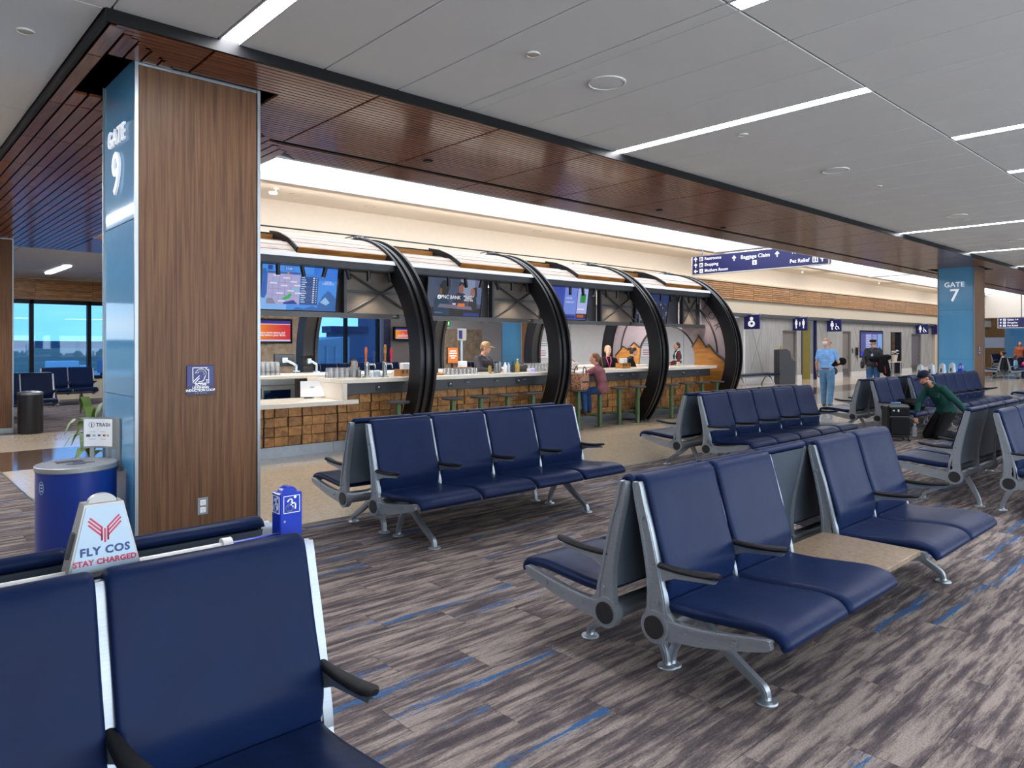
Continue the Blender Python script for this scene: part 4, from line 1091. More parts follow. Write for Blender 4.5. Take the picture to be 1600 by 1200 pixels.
# local frame: x along the row, front of the seat towards -y
UP = spline([(.0, HZ, .12), (-.005, .42, .105), (.012, .55, .078), (.048, .72, .064), (.085, .86, .052), (.102, .935, .044), (.106, .958, .028)], 4)
ARM = spline([(.0, HZ, .12), (-.10, .318, .09), (-.25, .333, .075), (-.42, .365, .06), (-.53, .390, .048), (-.555, .396, .030)], 4)
def frame_mesh(th):
    q = MB()
    q.prism(strip_poly([(p[0], p[1]) for p in UP], [p[2] for p in UP]), -th/2, th/2)
    q.prism(strip_poly([(p[0], p[1]) for p in ARM], [p[2] for p in ARM]), -th/2, th/2)
    # raised rims: a second, thinner and wider-edged pass, leaves a recessed web
    q.prism(strip_poly([(p[0]-.36*p[2], p[1]) for p in UP], [.014]*len(UP)), -th/2-.006, th/2+.006)
    q.prism(strip_poly([(p[0]+.36*p[2], p[1]) for p in UP], [.012]*len(UP)), -th/2-.006, th/2+.006)
    q.prism(strip_poly([(p[0], p[1]+.36*p[2]) for p in ARM], [.014]*len(ARM)), -th/2-.006, th/2+.006)
    q.cyl((-th/2-.008, 0, HZ), (th/2+.008, 0, HZ), .074, n=28)
    # gusset between upright and arm
    q.prism([(-.02, .38), (-.06, .345), (-.12, .345), (-.065, .39), (-.045, .45), (-.02, .47)], -th/2, th/2)
    for p in ((-.02, .43), (.07, .80)): q.cyl((-th/2-.009, p[0]+.005, p[1]), (th/2+.009, p[0]+.005, p[1]), .012, n=10)
    for p in ((-.16, .325), (-.40, .362)): q.cyl((-th/2-.009, p[0], p[1]), (th/2+.009, p[0], p[1]), .011, n=10)
    return q
fr_end = frame_mesh(.030).mesh('frame', M['alu'], True, 32)
fr_mid = frame_mesh(.022).mesh('frame', M['alu'], True, 32)
q = MB(); q.cyl((-.030, 0, HZ), (.030, 0, HZ), .052, n=24); cap_me = q.mesh('end_cap', M['black_plastic'])
def pad(path, th, hw, crown=.008, rnd=.03, name='seat', m='leather'):
    """upholstered pad: path in (y,z) front to back; rounded all round"""
    path = spline(path, 4); n = len(path)
    nor = []
    for i in range(n):
        a = path[max(i-1,0)]; b_ = path[min(i+1,n-1)]; d = Vector((b_[0]-a[0], b_[1]-a[1])).normalized(); nor.append((-d.y, d.x))
    xs = []
    for k in range(5): xs.append(-hw + rnd*(1-math.cos(R(90*k/4))))
    for k in range(1, 6): xs.append(-hw + rnd + (2*hw-2*rnd)*k/6)
    for k in range(4, -1, -1): xs.append(hw - rnd*(1-math.cos(R(90*k/4))))
    q = MB(); rings = []
    for x in xs:
        e_ = max(0.0, (abs(x)-(hw-rnd))/rnd); s_ = math.sqrt(max(0, 1-e_*e_)); s_ = max(s_, .12)
        u = x/hw; top = []; bot = []
        for i in range(n):
            f = i/(n-1); endr = min(1, min(f, 1-f)*n/2.2+.25)
            t = th/2*s_*endr + crown*(1-u*u)*math.sin(PI*min(1, f*1.05))
            top.append((x, path[i][0] + nor[i][0]*t, path[i][1] + nor[i][1]*t))
            t2 = th/2*s_*endr
            bot.append((x, path[i][0] - nor[i][0]*t2, path[i][1] - nor[i][1]*t2))
        rings.append(top + bot[::-1])
    q.loft(rings); return q.mesh(name, M[m], True, 60)
HWD = .288
seat_me = pad([(-.60, .375), (-.592, .405), (-.555, .428), (-.47, .436), (-.33, .425), (-.18, .412), (-.07, .412), (-.035, .425)][::-1], .052, HWD, .010, .03, 'seat')
# seat path runs back to front so that the normal points up
back_me = pad([(.135, .955), (.112, .972), (.085, .962), (.068, .92), (.045, .84), (.012, .72), (-.028, .60), (-.045, .53), (-.035, .455), (-.022, .425)][::-1], .036, HWD, -.006, .022, 'backrest')
q = MB()
sp = spline([(.128, .945), (.105, .86), (.075, .74), (.045, .60), (.035, .50), (.035, .44)], 3)
q.loft([[(x, y + d_, z) for y, z in sp] + [(x, y + d_ - .008, z) for y, z in sp[::-1]] for x, d_ in ((-HWD+.004, .0), (-HWD+.05, .006), (HWD-.05, .006), (HWD-.004, .0))])
shell_me = q.mesh('back_shell', M['shell'], True, 40)
# armrest: cast bracket and a flat tapered rubber pad
q = MB(); q.prism([(.02, .50), (-.03, .525), (-.10, .555), (-.30, .578), (-.31, .590), (-.02, .588), (.03, .60)], -.009, .009); br_me = q.mesh('armrest', M['alu'], True, 30)
def arm_pad():
    q = MB(); rings = []
    for k in range(13):
        f = k/12; y = .01 - .335*f; z = .596 + .018*f - .010*math.sin(PI*f); w_ = (.016 + .019*f) if f < .86 else (.032 if f < .93 else (.026 if f < .98 else .014))
        rings.append([(w_*math.cos(2*PI*a/12), y, z + .0135*math.sin(2*PI*a/12)*(1 if f < .95 else .7)) for a in range(12)])
    q.loft(rings); return q.mesh('arm_pad', M['arm_pad'], True, 60)
pad_me = arm_pad()
def leg_mesh(pts, name='leg'):
    P = spline(pts, 4)
    q = MB(); q.prism(strip_poly([(p[0], p[1]) for p in P], [p[2] for p in P]), -.017, .017)
    q.prism(strip_poly([(p[0], p[1]) for p in P], [p[2]*.5 for p in P]), -.021, .021)
    return q.mesh(name, M['alu'], True, 35)
legf_me = leg_mesh([(-.02, .30, .055), (-.11, .225, .05), (-.22, .145, .042), (-.32, .085, .036), (-.365, .055, .032), (-.375, .006, .03)])
legr_me = leg_mesh([(.015, .28, .05), (.06, .20, .042), (.105, .11, .036), (.125, .06, .032), (.13, .006, .03)])
q = MB(); q.lathe([(.048, 0), (.050, .004), (.046, .010), (.022, .016), (.018, .03)], n=20); foot_me = q.mesh('foot', M['alu'], True, 40)
q = MB(); q.cyl((0, 0, HZ), (1, 0, HZ), .047, n=20); beam_me = q.mesh('beam', M['alu'], True, 40)
q = MB(); q.cbox((-.285, -.53, .395), (.285, .03, .425), .004); tab_me = q.mesh('side_table', M['tabletop'])
q = MB(); q.box((-.2, -.35, .37), (.2, -.30, .396)); q.box((-.03, -.4, .34), (.03, .0, .396)); tabb_me = q.mesh('table_bracket', M['alu_dark'])
PITCH = .6
def bench(label, x0, hub_y, facing, pattern, arms, rz=0, simple=False, group=None):
    """facing -1: seats look towards -y; +1: towards +y"""
    n = len(pattern); L = PITCH*n
    t = thing('seat_row', label, 'airport seats', (x0 if facing < 0 else x0 + L, hub_y, 0), rz + (0 if facing < 0 else PI), group)
    b_ = link('beam', beam_me, t); b_.scale = (L, 1, 1)
    for i in range(n+1):
        lft = pattern[i-1] if i else None; rgt = pattern[i] if i < n else None
        x = PITCH*i
        if lft == 'T' and rgt == 'T': continue
        f = link('frame', fr_end if (i in (0, n) or 'T' in (lft, rgt)) else fr_mid, t, (x, 0, 0))
        if i in (0, n): link('end_cap', cap_me, f, (0, 0, 0))
        if i in arms:
            a_ = link('armrest', br_me, t, (x, 0, 0)); link('arm_pad', pad_me, a_)
    for i, p in enumerate(pattern):
        x = PITCH*(i+.5)
        if p == 'S':
            link('seat', seat_me, t, (x, 0, 0)); bk = link('backrest', back_me, t, (x, 0, 0)); link('back_shell', shell_me, bk)
        else:
            tb = link('side_table', tab_me, t, (x, 0, 0)); link('bracket', tabb_me, tb)
    for x in (.30, L-.30):
        for me, fy in ((legf_me, -.375), (legr_me, .13)):
            lg = link('leg', me, t, (x, 0, 0)); link('foot', foot_me, lg, (0, fy, 0))
    return t
bench('navy vinyl seat row in the left foreground facing the camera, under the white charging box', -1.315, 2.08, -1, 'SSSS', (0, 1, 2, 3, 4))
bench('rear seat row of the left foreground, only its top edge showing behind the rail', -1.315, 2.60, 1, 'SSSS', (0, 1, 2, 3, 4))
bench('large navy seat row in the right foreground with a speckled table between its seats', 2.70, 1.96, -1, 'SSTSS', (0, 1, 4, 5))
bench('navy seat row back to back with the row that has the table', 2.67, 2.225, 1, 'SSSSS', (0, 1, 2, 3, 4, 5))
bench('four-seat navy row at centre left facing the camera, in front of the bar stools', 3.05, 4.92, -1, 'SSSS', (0, 1, 2, 3, 4))
bench('four-seat navy row at centre left facing the bar, behind the row of four', 3.02, 5.35, 1, 'SSSS', (0, 1, 2, 3, 4))
bench('five-seat navy row right of centre facing the camera, before the last hoop', 7.72, 4.86, -1, 'SSSSS', (0, 1, 2, 3, 4, 5))
bench('five-seat navy row right of centre facing the bar, behind the row of five', 7.70, 5.27, 1, 'SSSSS', (0, 1, 2, 3, 4, 5))
bench('seat row behind the black suitcase and the kneeling man', 13.10, 4.86, -1, 'SSTSS', (0, 2, 4, 5))
bench('seat row facing the concourse behind the suitcase, nearest the man in the light blue shirt', 13.07, 5.27, 1, 'SSSSS', (0, 1, 2, 3, 4, 5))
bench('five-seat row below the gate 7 column facing the camera', 16.2, 4.86, -1, 'SSSSS', (0, 1, 2, 3, 4, 5))
bench('five-seat row below the gate 7 column facing the concourse', 16.17, 5.27, 1, 'SSSSS', (0, 1, 2, 3, 4, 5))
bench('seat row at the right edge seen from behind, grey backs and round beam showing', 7.88, 2.21, 1, 'SSSSS', (0, 1, 2, 3, 4, 5))
bench('seat row cut off by the right edge of the picture facing the camera', 7.86, 1.76, -1, 'SSSSS', (0, 1, 2, 3, 4, 5))
bench('seat row of which only black armrests show at the right edge', 20.7, 4.0, 1, 'SSSS', (0, 1, 2, 3, 4))
bench('pair of dark seats in front of the distant left windows', 3.62, 22.2, -1, 'SS', (0, 1, 2))
bench('distant seats seen end on behind the black bin, the nearer row', .2, 18.3, -1, 'SSSSS', (0, 2, 5))
bench('distant seats seen end on behind the black bin, the rear row', .2, 18.75, 1, 'SSSSS', (0, 2, 5))
bench('far seat row beyond the gate 7 column, its end frame towards us, left half', 39.8, 9.35, 1, 'SSSSS', (0, 2, 5))
bench('far seat row beyond the gate 7 column with the child, right half', 39.8, 8.9, -1, 'SSSSS', (0, 2, 5))
bench('dark seats far away against the timber counter wall', 55.6, 13.4, -1, 'SSSSS', (0, 5))
bench('navy seats in the far gate room behind the bar', 10.4, 21.0, -1, 'SSSSSS', (0, 6))
bench('second line of navy seats in the far gate room behind the bar', 15.0, 19.0, -1, 'SSSSSS', (0, 6))
# backless corridor bench
t = thing('flat_bench', 'flat black backless bench on silver legs by the grey wall', 'bench', (25.7, 14.1, 0))
for k in range(3):
    q = MB(); q.cbox((-1.6+1.07*k, -.28, .40), (-1.6+1.07*k+1.05, .28, .46), .02); q.build('seat', M['leather'], t)
q = MB(); q.box((-1.6, -.03, .34), (1.6, .03, .40)); q.build('beam', M['alu'], t)
for sx in (-1.1, 1.1):
    for sy in (-1, 1):
        q = MB(); q.tube([(sx, 0, .36), (sx, sy*.12, .30), (sx, sy*.25, .08), (sx, sy*.28, 0)], .025, 8); q.build('leg', M['alu'], t, smooth=True)

# ------------------------------------------------------------------ charging boxes on the seat rails
t = thing('charging_rail', 'white rail between the two foreground seat rows, blue at its right end', 'rail', (0, 2.335, 0))
q = MB(); q.cyl((-1.2, 0, .945), (.90, 0, .945), .016, n=14); q.build('white_tube', M['white_paint'], t, smooth=True)
q = MB(); q.cyl((.90, 0, .945), (1.06, 0, .945), .014, n=14); q.build('blue_tube', M['ada_blue'], t, smooth=True)
q = MB(); q.cyl((.872, 0, .948), (.902, 0, .948), .026, n=18); q.build('collar', M['white_paint'], t, smooth=True)
for x in (-1.0, .2, .97):
    q = MB(); q.box((x-.015, -.012, .33), (x+.015, .012, .94)); q.build('post', M['alu_dark'], t)
def charger(label, x, y, z, big=False, rz=0):
    """tapered charging box, front towards -y"""
    t = thing('charging_box', label, 'charger', (x, y, z), rz)
    b_, w_, h, d0, d1 = .093, .050, .19, .042, .030
    q = MB(); q.loft([[(-b_, -d0, 0), (b_, -d0, 0), (b_, d0, 0), (-b_, d0, 0)], [(-w_, -d1, h), (w_, -d1, h), (w_, d1, h), (-w_, d1, h)]]); q.build('body', M['charger_silver'], t)
    for s_ in (-1, 1):
        q = MB(); q.prism([(-b_+.007, .006), (b_-.007, .006), (w_-.004, h-.006), (-w_+.004, h-.006)], s_*(d0-.001), s_*(d0+.003), 'y')
        sh = Matrix.Identity(4)
        q.v = [(v[0], v[1] - s_*(d0-d1)*v[2]/h, v[2]) for v in q.v]; q.build('face', M['charger'], t)
    q = MB(); q.prism([(.036*math.cos(R(a)), h + .024*math.sin(R(a))) for a in range(0, 181, 15)], -.012, .012, 'y'); q.build('dome', M['charger_silver'], t, smooth=True, angle=40)
    q = MB(); q.prism([(.012, .04), (-.012, .04), (-.011, .11), (.011, .11)], -.085, -.062, 'x')
    q.v = [(v[0] + .0 + (b_-w_)*(v[2]-.075)/h - (.0), v[1], v[2]) for v in q.v]
    q.build('power_socket', M['black_plastic'], t)
    if big:
        lean = math.atan2(d0-d1, h)
        def lay(z_): return -(d0+.003) + (d0-d1)*z_/h
        q = MB()
        for dx, tip, yy in ((-.012, -.046, 0), (-.003, -.050, 1), (.006, -.049, 2)):
            pass
        def stroke(pts, r_=.0024):
            qq = MB(); flat_path(qq, pts, r_, 0)
            qq.v = [(v[0], v[1] + lay(v[2]) - .0005, v[2]) for v in qq.v]; return qq
        for s_ in (-1, 1):
            for k in range(3):
                xe = s_*(.008); yb = .085; off = .0085*k
                stroke([(s_*.008 if k else s_*.008, .088), (s_*.008, .123 - .012*k), (s_*(.036 + .004*(k != 0)), .151 - .0 - .0115*k + (.004 if k else 0))]).build('emblem_stroke', M['red_print'], t)
        stroke([(0, .082), (0, .117)]).build('emblem_stroke', M['red_print'], t)
        e_ = (R(90) - lean, 0, 0)
        text('FLY COS', .0305, M['navy_print'], t, (0, lay(.058)-.001, .058), e_, ext=.0004, bold=.0011, spacing=1.12)
        text('STAY CHARGED', .0212, M['red_print'], t, (0, lay(.028)-.001, .028), e_, ext=.0004, bold=.0007, spacing=1.06)
    return t
charger('white charging box lettered FLY COS on the foreground rail', .528, 2.335, .955, True)
def ada(label, x, y, z):
    t = thing('accessible_charger', label, 'charger', (x, y, z))
    q = MB(); q.cbox((-.040, -.032, 0), (.040, .032, .15), .003); q.build('body', M['ada_blue'], t)
    q = MB(); q.prism([(.028*math.cos(R(a)), .15 + .02*math.sin(R(a))) for a in range(0, 181, 15)], -.016, .016, 'y'); q.build('dome', M['ada_blue'], t, smooth=True, angle=40)
    def wheel(mbx, s_):
        flat_path(mbx, [(-.027*s_, .083), (.030*s_, .083), (.030*s_, .140), (-.027*s_, .140), (-.027*s_, .083)], .0008, 0)
        flat_path(mbx, [(-.005*s_ + .0115*math.cos(R(a))*s_, .0985 + .0115*math.sin(R(a))) for a in range(70, 391, 20)], .0021, 0)
        mbx.prism([(.0135*s_+.0046*math.cos(R(a)), .1345 + .0046*math.sin(R(a))) for a in range(0, 360, 30)], 0, .0015, 'y')
        flat_path(mbx, [(-.0125*s_, .1225), (-.0055*s_, .1305), (.0055*s_, .1255), (-.0005*s_, .1145), (.0155*s_, .1145), (.0145*s_, .0965)], .0023, 0)
    q = MB(); wheel(q, 1); q.v = [(v[0], v[1] - .0335, v[2]) for v in q.v]; q.build('wheelchair_symbol', M['white'], t)
    
    q = MB(); wheel(q, 1); q.v = [(-.0415 + v[1], -v[0]*.9, v[2]) for v in q.v]; q.build('wheelchair_symbol', M['white'], t)
    q = MB(); q.cyl((-.024, -.034, .055), (-.024, -.031, .055), .004, n=12); q.build('lock', M['steel'], t)
    return t
ada('blue accessible charging box with a wheelchair symbol on the foreground rail', 1.095, 2.335, .945)
rail_g = thing('charging_rail', 'charging rail behind the seats below the gate 7 column', 'rail', (0, 5.065, 0))
q = MB(); q.cyl((15.7, 0, .95), (18.6, 0, .95), .016, n=10); q.build('white_tube', M['white_paint'], rail_g)
for x in (16.1, 17.3, 18.5):
    q = MB(); q.box((x-.015, -.012, .33), (x+.015, .012, .94)); q.build('post', M['alu_dark'], rail_g)
for i, x in enumerate((15.85, 16.5, 17.2, 17.85)):
    charger('white charging box behind the seats near gate 7, %s of four from the left' % ('first', 'second', 'third', 'fourth')[i], x, 5.065, .96).scale = (1.15, 1.15, 1.15)
ada('blue accessible charging box behind the seats near gate 7', 18.45, 5.065, .95).scale = (1.3, 1.3, 1.3)

# ------------------------------------------------------------------ bins and plants
t = thing('recycling_bin', 'round blue bin with a grey lid and curved TRASH sign beside gate 9 column', 'bin', (1.12, 5.62, 0))
q = MB(); q.lathe([(.238, .0), (.240, .02), (.240, .755), (.20, .757)], n=48); q.build('body', M['can_blue'], t, smooth=True)
q = MB(); q.lathe([(.243, .752), (.248, .758), (.248, .785), (.243, .79), (.004, .792)], n=48); q.build('lid', M['can_lid'], t, smooth=True)
q = MB(); q.box((-.11, .04, .785), (.05, .12, .7935)); q.build('slot_opening', M['black_plastic'], t)
q = MB(); q.prism([(-.04, -.08), (.03, -.09), (.05, -.05), (.10, -.045), (.06, -.01), (.04, .02), (-.02, .02), (-.03, -.03), (-.07, -.035)], .788, .7938, 'z'); q.build('bottle_opening', M['navy_dark'], t)
def arcwall(r0, r1, a0_, a1_, z0, z1, n=16):
    q = MB(); rings = []
    for k in range(n+1):
        a = R(a0_ + (a1_-a0_)*k/n); rings.append([(r0*math.cos(a), r0*math.sin(a), z0), (r1*math.cos(a), r1*math.sin(a), z0), (r1*math.cos(a), r1*math.sin(a), z1), (r0*math.cos(a), r0*math.sin(a), z1)])
    q.loft(rings); return q
sg = arcwall(.262, .270, 0, 70, .855, 1.075).build('sign_panel', M['can_lid'], t, smooth=True)
arcwall(.2585, .262, 22, 69, .868, 1.063).build('sign_face', M['white'], sg, smooth=True)
arcwall(.262, .270, 0, 14, .70, .86).build('sign_skirt', M['can_lid'], t, smooth=True)
for a_ in (30, 58):
    aa = R(a_); q = MB(); q.box((.262*math.cos(aa)-.012, .262*math.sin(aa)-.012, .70), (.262*math.cos(aa)+.012, .262*math.sin(aa)+.012, .86)); q.build('sign_post', M['can_lid'], t)
def on_arc(a_, z, r_=.2575): return (r_*math.cos(R(a_)), r_*math.sin(R(a_)), z), (R(90), 0, R(a_-90))
for ch, a_ in zip('TRASH', (49, 44, 39, 34, 29)):
    p, e_ = on_arc(a_, 1.02); text(ch, .036, M['grey_print'], sg, p, e_, ext=.0004, bold=.0006)
def arcmark(pts, a_, z, m, r_=.0012, nm='pictogram'):
    q = MB(); flat_path(q, pts, r_, 0); (px_, py_, pz_), _ = on_arc(a_, z)
    Mx = Matrix.Translation((px_, py_, pz_)) @ Matrix.Rotation(R(a_-90), 4, 'Z'); q.v = [tuple(Mx @ Vector(v)) for v in q.v]; q.build(nm, M[m], sg)
ring_ = lambda r_, n=16: [(r_*math.cos(2*PI*k/n), r_*math.sin(2*PI*k/n)) for k in range(n+1)]
arcmark(ring_(.019), 58, 1.022, 'grey_print'); arcmark([(0, -.01), (0, .004)], 58, 1.02, 'grey_print', .0035); arcmark([(0, .009), (0, .011)], 58, 1.02, 'grey_print', .003)
for a_, c_, s_ in ((63, 'grey_print', .009), (54.5, 'charger_silver', .007), (46.5, 'navy_print', .006), (38, 'amber', .007), (31, 'charger_silver', .006)): arcmark([(-s_*.5, 0), (s_*.5, 0)], a_, .945, c_, s_)
arcmark([(-.035, -.026), (-.035, .026), (.02, .026)], 57, .945, 'grey_print', .0009); arcmark([(-.035, -.026), (.02, -.026)], 57, .945, 'grey_print', .0009)
arcmark([(-.05, .026), (.045, .026)], 40, .945, 'grey_print', .0009); arcmark([(-.05, -.026), (.045, -.026)], 40, .945, 'grey_print', .0009)
q = MB(); flat_path(q, [(.021*math.cos(2*PI*k/20), .042*math.sin(2*PI*k/20)) for k in range(21)], .0014, 0)
for z in (.02, 0, -.02): flat_path(q, [(-.007, z), (.007, z)], .004, 0)
aa = 203; Mx = Matrix.Translation((.2415*math.cos(R(aa)), .2415*math.sin(R(aa)), .66)) @ Matrix.Rotation(R(aa+90), 4, 'Z'); q.v = [tuple(Mx @ Vector(v)) for v in q.v]; q.build('round_badge', M['charger'], t)
t = thing('litter_bin', 'tall round black bin beside the walnut column at the far left', 'bin', (2.33, 15.35, 0))
q = MB(); q.lathe([(.19, 0), (.195, .02), (.195, .70), (.18, .71)], n=32); q.build('body', M['black_metal'], t, smooth=True)
q = MB(); q.lathe([(.198, .70), (.20, .71), (.20, .74), (.12, .76), (.11, .74)], n=32); q.build('rim', M['alu_dark'], t, smooth=True)
t = thing('potted_plant', 'leafy green potted plant behind the blue bin', 'plant', (1.66, 7.75, 0))
q = MB(); q.lathe([(.10, 0), (.13, .40), (.14, .42), (.12, .42), (.11, .38)], n=24); q.build('pot', M['black_plastic'], t, smooth=True)
leafm = mat('leaf_green', '#4d6a24', .45, vary=.3, vscale=6)
q = MB(); q.tube([(0, 0, .38), (.01, 0, .75)], .018, 6); q.build('stem', M['green_steel'], t)
rl = random.Random(5)
for k in range(26):
    a = 2*PI*k/26*5 + rl.uniform(-.3, .3); L = rl.uniform(.12, .23); z0 = rl.uniform(.5, .85); rise = rl.uniform(.10, .32)
    q = MB(); rings = []
    for j in range(6):
        f = j/5; r_ = L*f; z = z0 + rise*math.sin(f*2.4) - .10*f*f; w_ = .005 + .042*math.sin(PI*min(1, f*.95+.05))
        c = Vector((r_*math.cos(a), r_*math.sin(a), z)); s_ = Vector((-math.sin(a), math.cos(a), 0))*w_
        rings.append([tuple(c - s_), tuple(c + Vector((0,0,-.008*1))), tuple(c + s_), tuple(c + Vector((0,0,.003)))])
    q.loft(rings); q.build('leaf', leafm, t, smooth=True)

# ------------------------------------------------------------------ hanging and wall signs
def arrow(mb, x, z, s_, ang):
    P = [(0, .5), (.42, .06), (.26, -.08), (.10, .08), (.10, -.5), (-.10, -.5), (-.10, .08), (-.26, -.08), (-.42, .06)]
    c, n_ = math.cos(R(ang)), math.sin(R(ang))
    mb.prism([(x + s_*(p[0]*c - p[1]*n_), z + s_*(p[0]*n_ + p[1]*c)) for p in P], 0, .004, 'y')
def sign_mx(label, x, y0, y1, z0, z1, build, rods=(), name='hanging_sign', edge=True):
    """board facing -x; local frame: x to the reader's right, z up, origin at board centre"""
    t = thing(name, label, 'sign', (x, (y0+y1)/2, (z0+z1)/2), R(-90))
    w_, h = abs(y1-y0)/2, (z1-z0)/2
    q = MB(); q.cbox((-w_, 0, -h), (w_, .09, h), .01); q.build('board', M['navy_sign'], t)
    if edge:
        q = MB(); q.box((-w_-.03, -.006, -h-.03), (w_+.03, .1, -h)); q.box((w_, -.006, -h), (w_+.05, .1, h)); q.box((-w_-.03, -.006, -h), (-w_, .1, h)); q.build('edge_frame', M['cool_white_wall'], t)
    for r_ in rods:
        q = MB(); q.cyl((r_, .045, h), (r_, .045, 4.65-(z0+z1)/2), .022, n=10); q.build('rod', M['alu_dark'], t)
    build(t, w_, h); return t
def shift(mb, y=-.005): mb.v = [(v[0], v[1] + y, v[2]) for v in mb.v]; return mb
def tile_icon(t, x, z, s_, kind):
    q = MB(); q.box((x-s_/2, -.004, z-s_/2), (x+s_/2, 0, z+s_/2)); q.build('pictogram_tile', M['lit_white'], t)
    q = MB()
    for dx in ((-.22, .22) if kind != 'one' else (0,)):
        q.ell((x+dx*s_, -.005, z+.28*s_), (.1*s_, .003, .1*s_), nu=8, nv=6); q.box((x+dx*s_-.1*s_, -.008, z-.38*s_), (x+dx*s_+.1*s_, -.004, z+.16*s_))
    q.build('pictogram', M['navy_sign'], t)
def bag_sign(t, w_, h):
    rows_ = [(.19, 'Restrooms', 0, 'two'), (.0, 'Shopping', 0, 'two'), (-.19, 'Mothers Room', 90, 'one')]
    q = MB()
    for z, s_, a_, k_ in rows_:
        arrow(q, -w_+.13, z, .15, a_); tile_icon(t, -w_+.33, z, .13, k_)
        text(s_, .135, M['lit_white'], t, (-w_+.45, -.004, z), FACE_MY, ext=.003, align='LEFT', bold=.001)
    arrow(q, -.70, .12, .17, 0); arrow(q, .70, .12, .17, 0)
    text('Baggage Claim', .165, M['lit_white'], t, (0, -.004, .12), FACE_MY, ext=.003, bold=.0012)
    tile_icon(t, -.02, -.07, .14, 'one')
    text('Food', .135, M['lit_white'], t, (w_-.9, -.004, .12), FACE_MY, ext=.003, bold=.002)
    text('Pet Relief', .15, M['lit_white'], t, (w_-.82, -.004, -.14), FACE_MY, ext=.003, bold=.002)
    tile_icon(t, w_-.36, -.14, .16, 'two'); arrow(q, w_-.16, -.14, .15, 0); arrow(q, w_-.16, .12, .15, 0)
    shift(q).build('arrow', M['lit_white'], t)
sign_mx('long navy hanging sign to Baggage Claim above the concourse', 20.0, 13.13, 8.74, 3.86, 4.43, bag_sign, (-1.85, 1.85))
def gate_sign(t, w_, h):
    q = MB()
    for z, s_ in ((.14, 'Gates 1-4'), (0, 'Shopping'), (-.14, 'Pet Relief')):
        arrow(q, -w_+.1, z, .11, 0 if z >= 0 else 90); tile_icon(t, -w_+.25, z, .10, 'one')
        text(s_, .11, M['lit_white'], t, (-w_+.36, -.004, z), FACE_MY, ext=.003, align='LEFT', bold=.002)
    shift(q).build('arrow', M['lit_white'], t)
sign_mx('navy hanging sign at the right edge beyond the gate 7 column', 40.0, 9.41, 6.4, 2.40, 2.85, gate_sign, (-.6, 1.0))
def person_icon(q, x, s_, skirt=False):
    q.ell((x, -.004, .78*s_), (.16*s_, .004, .16*s_), nu=10, nv=6)
    q.prism([(x-.26*s_, .56*s_), (x+.26*s_, .56*s_), (x+(.36 if skirt else .24)*s_, -.2*s_), (x+.12*s_, -.2*s_), (x+.12*s_, -.9*s_), (x-.12*s_, -.9*s_), (x-.12*s_, -.2*s_), (x-(.36 if skirt else .24)*s_, -.2*s_)], -.008, -.004, 'y')
def flag(label, x, icon):
    def bld(t, w_, h):
        q = MB()
        if icon == 'baby':
            q.ell((0, -.004, .13), (.075, .004, .075), nu=12, nv=6); q.prism([(.15*math.cos(R(a)), -.07 + .13*math.sin(R(a))) for a in range(0, 360, 20)], -.008, -.004, 'y')
        if icon == 'family':
            person_icon(q, -.16, .21); person_icon(q, .16, .21); person_icon(q, 0, .11)
        if icon == 'access':
            person_icon(q, -.08, .22, True); flat_path(q, [(.14+.07*math.cos(R(a)), -.11+.07*math.sin(R(a))) for a in range(-20, 300, 30)], .012, -.008); flat_path(q, [(.1, .08), (.12, -.05), (.2, -.08), (.24, -.17)], .013, -.008)
        q.build('pictogram', M['lit_white'], t)
        if icon == 'baby':
            q = MB(); q.prism([(.01+.055*math.cos(R(a)), -.06 + .05*math.sin(R(a))) for a in range(0, 360, 30)], -.0095, -.008, 'y'); q.build('baby_symbol', M['navy_sign'], t)
    t = sign_mx(label, x, 14.70, 14.04, 2.20, 2.77, bld, (), 'flag_sign', False)
    q = MB(); q.box((.30, .03, .26), (.34, .06, .33)); q.box((-.02, .03, .285), (.34, .06, .31)); q.build('bracket', M['white_paint'], t)
flag('navy flag sign with a nursing pictogram beside the end of the bar', 26.0, 'baby')
flag('navy flag sign with a family pictogram above the cash machine', 30.1, 'family')
flag('navy flag sign with a woman and wheelchair by the ochre passage', 33.5, 'access')
flag('navy flag sign with a figure and wheelchair beside the gate 7 column', 45.2, 'access')
flag('sliver of a navy flag sign behind the gate 7 column edge', 47.9, 'none')
# ------------------------------------------------------------------ things on and behind the bar
CT = 1.10
gm = M['glass_clear']
def glass_me(h, r0, r1, name='drinking_glass', up=True):
    q = MB(); pr = [(r0*.96, .0), (r0, .004), (r1, h), (r1-.003, h), (r0-.004, .012), (.004, .012)]
    if not up: pr = [(r, h - z) for r, z in pr]
    q.lathe(pr, n=14); return q.mesh(name, gm, True, 50)
G_pint = glass_me(.15, .032, .044, up=False); G_short = glass_me(.095, .034, .04, up=False); G_up = glass_me(.14, .03, .042)
def cluster(me, x, y, z, nx, ny, dx, dy, label, group, cat='glass', stack=0, name='drinking_glass'):
    W_ = ('first', 'second', 'third', 'fourth', 'fifth', 'sixth', 'seventh', 'eighth')
    for i in range(nx):
        for j in range(ny):
            for s_ in range(stack+1):
                lab = label + ', %s from the left in the %s row%s' % (W_[i], ('front', 'back')[j], (' below', ' on top')[s_] if stack else '')
                link(name, me, None, (x + dx*i + random.uniform(-.004, .004), y + dy*j, z + s_*.075), label=lab, category=cat, group=group)
cluster(G_pint, 4.72, 11.3, 1.09, 6, 2, .082, .09, 'pint glass above the fridge', 'pint glasses above the fridge', stack=1)
cluster(G_pint, 5.25, 9.72, CT, 6, 2, .09, .09, 'clear pint glass at the left bar end', 'pint glasses at the left end of the bar top', stack=0)
cluster(G_short, 7.28, 9.50, CT, 8, 2, .085, .09, 'short tumbler before the bartender', 'tumblers in front of the bartender')
